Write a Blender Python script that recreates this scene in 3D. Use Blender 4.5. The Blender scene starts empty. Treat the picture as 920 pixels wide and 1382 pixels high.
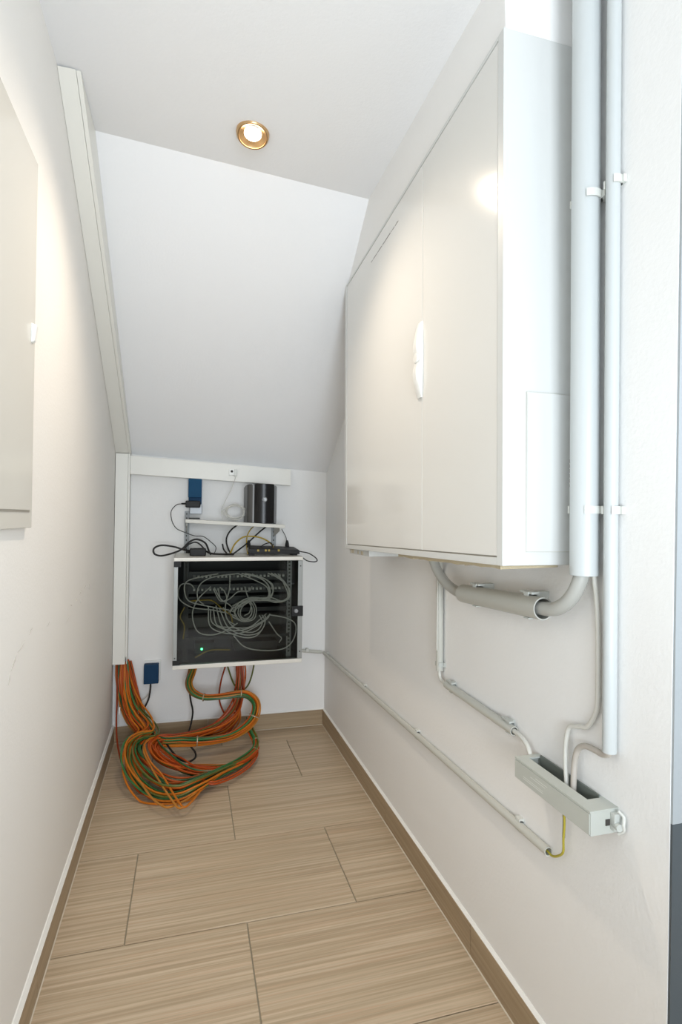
import bpy, bmesh, math, random
from mathutils import Vector, Matrix, noise
random.seed(7)
S = bpy.context.scene
COL = S.collection

# ---------------------------------------------------------------- camera, world, lights, exposure
cam_d = bpy.data.cameras.new('camera')
cam = bpy.data.objects.new('camera', cam_d)
COL.objects.link(cam)
R = ((0.9631846630342447, -0.2685871036895455, 0.011673586735447092),
     (0.01434015664994463, 0.007968376655755224, -0.9998654233849309),
     (0.2684579386102481, 0.9632224419650599, 0.011526599325166541))
m = Matrix.Identity(4)
for i in range(3):
    m[i][0] = R[0][i]; m[i][1] = -R[1][i]; m[i][2] = -R[2][i]
m[2][3] = 1.05964
cam.matrix_world = m
cam_d.sensor_width = 36; cam_d.lens = 732.093 * 36 / 1382
cam_d.clip_start = 0.02
S.camera = cam
S.view_settings.view_transform = 'Standard'
S.view_settings.look = 'None'
S.view_settings.gamma = 1
S.view_settings.use_curve_mapping = False
S.view_settings.exposure = 0.13

world = bpy.data.worlds.new('world'); S.world = world; world.use_nodes = True
bg = world.node_tree.nodes['Background']
bg.inputs[0].default_value = (0.80, 0.90, 1.0, 1); bg.inputs[1].default_value = 0.025

def area(name, loc, target, sx, sy, power, col):
    l = bpy.data.lights.new(name, 'AREA'); l.shape = 'RECTANGLE'; l.size = sx; l.size_y = sy
    l.energy = power; l.color = col
    o = bpy.data.objects.new(name, l); COL.objects.link(o); o.location = loc
    o.rotation_euler = (Vector(target) - Vector(loc)).to_track_quat('-Z', 'Y').to_euler()
    return o
area('daylight_from_hall', (0.15, -2.4, 1.2), (0.1, 2.2, 1.1), 1.2, 1.2, 67, (0.86, 0.93, 1.0))
area('daylight_from_side', (1.5, -0.5, 1.5), (0.0, 1.4, 1.2), 1.0, 1.0, 9, (0.84, 0.92, 1.0))
area('bounced_flash', (0.25, -0.1, 0.8), (0.12, 1.1, 2.6), 0.4, 0.4, 7.6, (0.82, 0.92, 1.0))

# ---------------------------------------------------------------- materials
def mat(name, col, rough=0.5, metal=0.0, spec=0.5, bump=0.0, bscale=60, noise_amt=0.0, nscale=3, coat=0.0, trans=0.0):
    M = bpy.data.materials.new(name); M.use_nodes = True
    nt = M.node_tree; b = nt.nodes['Principled BSDF']
    b.inputs['Base Color'].default_value = (*col, 1)
    b.inputs['Roughness'].default_value = rough
    b.inputs['Metallic'].default_value = metal
    b.inputs['Specular IOR Level'].default_value = spec
    b.inputs['Coat Weight'].default_value = coat
    tc = nt.nodes.new('ShaderNodeTexCoord')
    if noise_amt:
        n = nt.nodes.new('ShaderNodeTexNoise'); n.inputs['Scale'].default_value = nscale; n.inputs['Detail'].default_value = 4
        nt.links.new(tc.outputs['Object'], n.inputs['Vector'])
        mx = nt.nodes.new('ShaderNodeMix'); mx.data_type = 'RGBA'
        mx.inputs['A'].default_value = (*[c * (1 - noise_amt) for c in col], 1)
        mx.inputs['B'].default_value = (*[min(1, c * (1 + noise_amt)) for c in col], 1)
        nt.links.new(n.outputs['Fac'], mx.inputs['Factor']); nt.links.new(mx.outputs['Result'], b.inputs['Base Color'])
    if bump:
        n2 = nt.nodes.new('ShaderNodeTexNoise'); n2.inputs['Scale'].default_value = bscale; n2.inputs['Detail'].default_value = 3
        nt.links.new(tc.outputs['Object'], n2.inputs['Vector'])
        bp = nt.nodes.new('ShaderNodeBump'); bp.inputs['Strength'].default_value = bump; bp.inputs['Distance'].default_value = 0.002
        nt.links.new(n2.outputs['Fac'], bp.inputs['Height']); nt.links.new(bp.outputs['Normal'], b.inputs['Normal'])
    return M

def wall_mat(name, col, scuffs=()):
    M = mat(name, col, rough=0.75, spec=0.25, bump=0.25, bscale=140, noise_amt=0.012, nscale=2.0)
    return M

M = {}
M['wall'] = wall_mat('painted_plaster', (0.87, 0.865, 0.85))
M['wall_left'] = wall_mat('painted_plaster_warm', (0.865, 0.845, 0.81))
M['ceiling'] = wall_mat('ceiling_paint', (0.89, 0.895, 0.905))
M['cabinet'] = mat('white_enamel', (0.755, 0.75, 0.72), rough=0.13, spec=0.5)
M['cabinet_side'] = mat('white_enamel_satin', (0.66, 0.67, 0.655), rough=0.4)
M['seam'] = mat('seam_shadow_gap', (0.40, 0.365, 0.31), rough=0.8)
M['left_cab'] = mat('cream_enamel', (0.70, 0.67, 0.60), rough=0.16)
M['white_plastic'] = mat('white_plastic', (0.82, 0.82, 0.79), rough=0.35)
M['trunk'] = mat('cream_trunking_plastic', (0.81, 0.80, 0.745), rough=0.4)
M['pipe'] = mat('light_grey_conduit', (0.53, 0.56, 0.56), rough=0.35)
M['conduit'] = mat('grey_beige_conduit', (0.55, 0.55, 0.50), rough=0.4)
M['flex'] = mat('grey_flexible_cable', (0.42, 0.42, 0.39), rough=0.45)
M['sleeve'] = mat('grey_sleeve', (0.47, 0.47, 0.43), rough=0.4)
M['dark'] = mat('dark_inside', (0.05, 0.045, 0.04), rough=0.8)
M['cable_white'] = mat('off_white_cable', (0.66, 0.65, 0.60), rough=0.45)
M['cable_grey'] = mat('taupe_cable', (0.47, 0.43, 0.38), rough=0.45)
M['box'] = mat('grey_box_plastic', (0.50, 0.52, 0.48), rough=0.45)
M['dark_box'] = mat('dark_grey_green_rail', (0.16, 0.18, 0.16), rough=0.5)
M['clamp'] = mat('pale_grey_clamp', (0.66, 0.67, 0.63), rough=0.4)
M['clamp_clear'] = mat('translucent_grey_clamp', (0.52, 0.54, 0.51), rough=0.25)
M['rack_white'] = mat('rack_white_enamel', (0.74, 0.72, 0.66), rough=0.35)
M['rack_grey'] = mat('rack_grey_steel', (0.30, 0.31, 0.30), rough=0.4, metal=0.3)
M['rack_dark'] = mat('rack_inside_black', (0.012, 0.012, 0.012), rough=0.5)
M['equipment'] = mat('black_equipment', (0.022, 0.022, 0.021), rough=0.4)
M['port'] = mat('grey_port', (0.20, 0.20, 0.19), rough=0.5)
M['patch'] = mat('grey_patch_cable', (0.78, 0.78, 0.73), rough=0.4)
M['yellow'] = mat('yellow_cable', (0.42, 0.29, 0.02), rough=0.4)
M['black'] = mat('black_plastic', (0.014, 0.014, 0.014), rough=0.5, spec=0.25)
M['gloss_black'] = mat('gloss_black_plastic', (0.005, 0.005, 0.006), rough=0.30, spec=0.35)
M['black_cable'] = mat('black_cable', (0.016, 0.015, 0.014), rough=0.5, spec=0.25)
M['silver'] = mat('silver_plastic', (0.26, 0.27, 0.28), rough=0.35, metal=0.2)
M['silver_dark'] = mat('dark_silver_plastic', (0.065, 0.062, 0.058), rough=0.4)
M['steel'] = mat('galvanised_steel', (0.36, 0.38, 0.39), rough=0.5, spec=0.3)
M['shelf'] = mat('grey_shelf', (0.62, 0.61, 0.56), rough=0.45)
M['blue'] = mat('dark_blue_plastic', (0.010, 0.045, 0.105), rough=0.6, spec=0.15)
M['blue2'] = mat('blue_plastic', (0.006, 0.062, 0.14), rough=0.55, spec=0.15)
M['brass'] = mat('bronze_ring', (0.62, 0.40, 0.20), rough=0.28, metal=0.9)
M['caulk'] = mat('white_caulk', (0.90, 0.89, 0.85), rough=0.6)
M['grout'] = mat('tile_grout', (0.34, 0.30, 0.22), rough=0.9, noise_amt=0.1, nscale=30)
M['frame'] = mat('blue_grey_frame_paint', (0.36, 0.39, 0.405), rough=0.4)
M['frame_dark'] = mat('dark_grey_lining', (0.07, 0.085, 0.095), rough=0.4)
M['grout_line'] = mat('pale_grout_line', (0.62, 0.55, 0.44), rough=0.85)
M['foam'] = mat('tan_seal', (0.52, 0.44, 0.30), rough=0.9, bump=0.8, bscale=300)
M['ink'] = mat('dark_ink', (0.20, 0.19, 0.17), rough=0.6)
M['scuff'] = mat('scuff_mark', (0.50, 0.47, 0.42), rough=0.8)
M['tie'] = mat('clear_cable_tie', (0.36, 0.27, 0.17), rough=0.3)
M['earth'] = mat('yellow_green_earth', (0.42, 0.36, 0.04), rough=0.4)
OR = [mat('orange_cable_%d' % i, c, rough=0.38, spec=0.3) for i, c in enumerate([(0.50, 0.105, 0.008), (0.56, 0.16, 0.012), (0.42, 0.070, 0.007), (0.48, 0.19, 0.03)])]
RD = [mat('red_cable_%d' % i, c, rough=0.4, spec=0.25) for i, c in enumerate([(0.40, 0.060, 0.008), (0.27, 0.038, 0.008)])]
GR = [mat('green_cable_%d' % i, c, rough=0.33) for i, c in enumerate([(0.014, 0.085, 0.022), (0.03, 0.16, 0.045), (0.10, 0.12, 0.02)])]

def emit(name, col, s):
    X = bpy.data.materials.new(name); X.use_nodes = True; nt = X.node_tree
    b = nt.nodes['Principled BSDF']; b.inputs['Emission Color'].default_value = (*col, 1); b.inputs['Emission Strength'].default_value = s
    b.inputs['Base Color'].default_value = (*col, 1)
    return X
M['lamp'] = emit('lamp_glow', (1.0, 0.80, 0.55), 14)
M['led'] = emit('green_led', (0.05, 1.0, 0.25), 14)

def glass_mat():
    X = bpy.data.materials.new('tinted_glass'); X.use_nodes = True; nt = X.node_tree
    nt.nodes.clear(); out = nt.nodes.new('ShaderNodeOutputMaterial')
    tr = nt.nodes.new('ShaderNodeBsdfTransparent'); tr.inputs[0].default_value = (0.70, 0.71, 0.69, 1)
    gl = nt.nodes.new('ShaderNodeBsdfGlossy'); gl.inputs['Roughness'].default_value = 0.03
    fr = nt.nodes.new('ShaderNodeFresnel'); fr.inputs[0].default_value = 1.30
    mx = nt.nodes.new('ShaderNodeMixShader')
    nt.links.new(fr.outputs[0], mx.inputs[0]); nt.links.new(tr.outputs[0], mx.inputs[1]); nt.links.new(gl.outputs[0], mx.inputs[2])
    nt.links.new(mx.outputs[0], out.inputs[0]); return X
M['glass'] = glass_mat()

def tile_mat(name, c1, c2, c3, axis='x', spec_rough=0.42):
    X = bpy.data.materials.new(name); X.use_nodes = True; nt = X.node_tree; b = nt.nodes['Principled BSDF']
    L = nt.links.new
    tc = nt.nodes.new('ShaderNodeTexCoord'); oi = nt.nodes.new('ShaderNodeObjectInfo')
    add = nt.nodes.new('ShaderNodeVectorMath'); add.operation = 'ADD'
    sc = nt.nodes.new('ShaderNodeVectorMath'); sc.operation = 'SCALE'; sc.inputs['Scale'].default_value = 9.0
    cb = nt.nodes.new('ShaderNodeCombineXYZ')
    for k in range(3): L(oi.outputs['Random'], cb.inputs[k])
    L(cb.outputs[0], sc.inputs[0]); L(tc.outputs['Object'], add.inputs[0]); L(sc.outputs[0], add.inputs[1])
    def streak(sx, sy, det):
        mp = nt.nodes.new('ShaderNodeMapping')
        s = (sx, sy, sy) if axis == 'x' else (sy, sx, sy)
        mp.inputs['Scale'].default_value = s
        n = nt.nodes.new('ShaderNodeTexNoise'); n.inputs['Scale'].default_value = 1; n.inputs['Detail'].default_value = det
        n.inputs['Roughness'].default_value = 0.6
        L(add.outputs[0], mp.inputs[0]); L(mp.outputs[0], n.inputs['Vector']); return n
    n1 = streak(1.6, 115, 3); n2 = streak(2.5, 260, 2); n3 = streak(0.8, 26, 2)
    r1 = nt.nodes.new('ShaderNodeValToRGB'); r1.color_ramp.elements[0].position = 0.40; r1.color_ramp.elements[1].position = 0.62
    r1.color_ramp.elements[0].color = (*c1, 1); r1.color_ramp.elements[1].color = (*c2, 1)
    L(n1.outputs['Fac'], r1.inputs[0])
    r2 = nt.nodes.new('ShaderNodeValToRGB'); r2.color_ramp.elements[0].position = 0.50; r2.color_ramp.elements[1].position = 0.72
    r2.color_ramp.elements[0].color = (0, 0, 0, 1); r2.color_ramp.elements[1].color = (0.75, 0.75, 0.75, 1)
    L(n2.outputs['Fac'], r2.inputs[0])
    mx = nt.nodes.new('ShaderNodeMix'); mx.data_type = 'RGBA'; mx.inputs['B'].default_value = (*c3, 1)
    L(r2.outputs[0], mx.inputs['Factor']); L(r1.outputs[0], mx.inputs['A'])
    hs = nt.nodes.new('ShaderNodeHueSaturation'); 
    mr = nt.nodes.new('ShaderNodeMapRange'); mr.inputs['From Min'].default_value = 0.3; mr.inputs['From Max'].default_value = 0.7
    mr.inputs['To Min'].default_value = 0.95; mr.inputs['To Max'].default_value = 1.05
    L(n3.outputs['Fac'], mr.inputs[0]); L(mr.outputs[0], hs.inputs['Value']); L(mx.outputs['Result'], hs.inputs['Color'])
    L(hs.outputs[0], b.inputs['Base Color']); b.inputs['Roughness'].default_value = spec_rough
    bp = nt.nodes.new('ShaderNodeBump'); bp.inputs['Strength'].default_value = 0.15; bp.inputs['Distance'].default_value = 0.001
    L(n2.outputs['Fac'], bp.inputs['Height']); L(bp.outputs[0], b.inputs['Normal'])
    return X
M['tile'] = tile_mat('striated_beige_tile', (0.43, 0.33, 0.215), (0.60, 0.48, 0.34), (0.55, 0.38, 0.25))
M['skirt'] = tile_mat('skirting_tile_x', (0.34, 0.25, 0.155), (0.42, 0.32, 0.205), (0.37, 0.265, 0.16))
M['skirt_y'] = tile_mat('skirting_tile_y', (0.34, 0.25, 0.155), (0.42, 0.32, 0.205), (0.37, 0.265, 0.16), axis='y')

# ---------------------------------------------------------------- mesh helpers
def finish(bm, name, ma, parent=None, smooth=False, kind=None):
    me = bpy.data.meshes.new(name)
    bmesh.ops.recalc_face_normals(bm, faces=bm.faces)
    bm.to_mesh(me); bm.free()
    me.materials.append(ma)
    if smooth:
        for p in me.polygons: p.use_smooth = True
        me.set_sharp_from_angle(angle=math.radians(40))
    o = bpy.data.objects.new(name, me); COL.objects.link(o)
    if smooth:
        wn = o.modifiers.new('weighted_normals', 'WEIGHTED_NORMAL'); wn.weight = 100; wn.keep_sharp = True
    if parent: attach(o, parent)
    if kind: o['kind'] = kind
    return o
def attach(o, parent):
    o.parent = parent
    # walk parents' locations (all unrotated) to keep world-space geometry
    off = Vector((0, 0, 0)); p = parent
    while p: off += p.location; p = p.parent
    o.location = o.location - off
def tag(o, label=None, cat=None, group=None):
    if label: o['label'] = label
    if cat: o['category'] = cat
    if group: o['group'] = group
    return o
def empty(name, loc, label, cat, group=None):
    o = bpy.data.objects.new(name, None); COL.objects.link(o); o.location = loc; o.empty_display_size = 0.05
    return tag(o, label, cat, group)
def NB(): return bmesh.new()
def addbox(bm, a, b, bev=0.0, seg=2):
    x0, y0, z0 = [min(a[i], b[i]) for i in range(3)]; x1, y1, z1 = [max(a[i], b[i]) for i in range(3)]
    return addhex(bm, [(x0, y0, z0), (x1, y0, z0), (x1, y1, z0), (x0, y1, z0), (x0, y0, z1), (x1, y0, z1), (x1, y1, z1), (x0, y1, z1)], bev, seg)
def addhex(bm, v, bev=0.0, seg=2):
    vs = [bm.verts.new(p) for p in v]
    fs = [bm.faces.new([vs[i] for i in f]) for f in ((3, 2, 1, 0), (4, 5, 6, 7), (0, 1, 5, 4), (1, 2, 6, 5), (2, 3, 7, 6), (3, 0, 4, 7))]
    if bev:
        es = list({e for f in fs for e in f.edges})
        bmesh.ops.bevel(bm, geom=es, offset=bev, segments=seg, affect='EDGES', profile=0.5)
def box(name, ma, a, b, parent=None, bev=0.0, seg=2, **k):
    bm = NB(); addbox(bm, a, b, bev, seg); return finish(bm, name, ma, parent, smooth=bev > 0, **k)
def hexa(name, ma, v, parent=None, bev=0.0, **k):
    bm = NB(); addhex(bm, v, bev); return finish(bm, name, ma, parent, smooth=bev > 0, **k)
def cr(pts, n=8):
    """Catmull-Rom through pts (tuples of any length)"""
    P = [list(p) for p in pts]
    if len(P) == 2:
        return [tuple(P[0][k] + (P[1][k] - P[0][k]) * t / n for k in range(len(P[0]))) for t in range(n + 1)]
    P = [[2 * P[0][k] - P[1][k] for k in range(len(P[0]))]] + P + [[2 * P[-1][k] - P[-2][k] for k in range(len(P[0]))]]
    out = []
    for i in range(1, len(P) - 2):
        for j in range(n):
            t = j / n
            out.append(tuple(0.5 * (2 * P[i][k] + (P[i + 1][k] - P[i - 1][k]) * t + (2 * P[i - 1][k] - 5 * P[i][k] + 4 * P[i + 1][k] - P[i + 2][k]) * t * t + (3 * P[i][k] - P[i - 1][k] - 3 * P[i + 1][k] + P[i + 2][k]) * t ** 3) for k in range(len(P[0]))))
    out.append(tuple(P[-2])); return out
def frames(pts):
    pts = [Vector(p[:3]) for p in pts]; n = len(pts)
    T = []
    for i in range(n):
        d = pts[min(i + 1, n - 1)] - pts[max(i - 1, 0)]
        T.append(d.normalized() if d.length > 1e-9 else (T[-1] if T else Vector((0, 0, 1))))
    ref = Vector((0, 1, 0)) if abs(T[0].y) < 0.9 else Vector((1, 0, 0))
    N = (ref - T[0] * ref.dot(T[0])).normalized(); out = []
    for i in range(n):
        N = (N - T[i] * N.dot(T[i]));
        N = N.normalized() if N.length > 1e-6 else Vector((1, 0, 0))
        out.append((pts[i], T[i], N, T[i].cross(N)))
    return out
def addtube(bm, pts, r, seg=8, cap=True):
    rings = []
    for i, (p, t, n, b) in enumerate(frames(pts)):
        rr = r[i] if isinstance(r, (list, tuple)) else r
        rings.append([bm.verts.new(p + (n * math.cos(a) + b * math.sin(a)) * rr) for a in [2 * math.pi * k / seg for k in range(seg)]])
    for A, B_ in zip(rings, rings[1:]):
        for k in range(seg): bm.faces.new((A[k], A[(k + 1) % seg], B_[(k + 1) % seg], B_[k]))
    if cap: bm.faces.new(rings[0][::-1]); bm.faces.new(rings[-1])
    return rings
def tube(name, ma, pts, r, parent=None, seg=10, smooth_path=True, n=8, **k):
    bm = NB(); addtube(bm, cr(pts, n) if smooth_path else pts, r, seg)
    return finish(bm, name, ma, parent, smooth=True, **k)
def hollow(name, ma, a, b, ro, ri, parent=None, seg=24, solid_from=None, dark_depth=None):
    """straight pipe with open ends and wall thickness"""
    a = Vector(a); b = Vector(b); bm = NB()
    A = addtube(bm, [a, b], ro, seg, cap=False); 
    Bq = addtube(bm, [a, b], ri, seg, cap=False)
    for e in (0, 1):
        for k in range(seg): bm.faces.new((A[e][k], A[e][(k + 1) % seg], Bq[e][(k + 1) % seg], Bq[e][k]))
    return finish(bm, name, ma, parent, smooth=True)
def lathe(bm, prof, centre, axis, seg=32):
    axis = Vector(axis).normalized(); ref = Vector((1, 0, 0)) if abs(axis.x) < 0.9 else Vector((0, 1, 0))
    u = (ref - axis * ref.dot(axis)).normalized(); v = axis.cross(u); c = Vector(centre); rings = []
    for r, h in prof:
        rings.append([bm.verts.new(c + axis * h + (u * math.cos(2 * math.pi * k / seg) + v * math.sin(2 * math.pi * k / seg)) * max(r, 1e-5)) for k in range(seg)])
    for A, B_ in zip(rings, rings[1:]):
        for k in range(seg): bm.faces.new((A[k], A[(k + 1) % seg], B_[(k + 1) % seg], B_[k]))
def disc(name, ma, prof, centre, axis, parent=None, seg=32):
    bm = NB(); lathe(bm, prof, centre, axis, seg); bmesh.ops.remove_doubles(bm, verts=bm.verts, dist=1e-5)
    return finish(bm, name, ma, parent, smooth=True)
def struct(o): o['kind'] = 'structure'; return o

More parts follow.
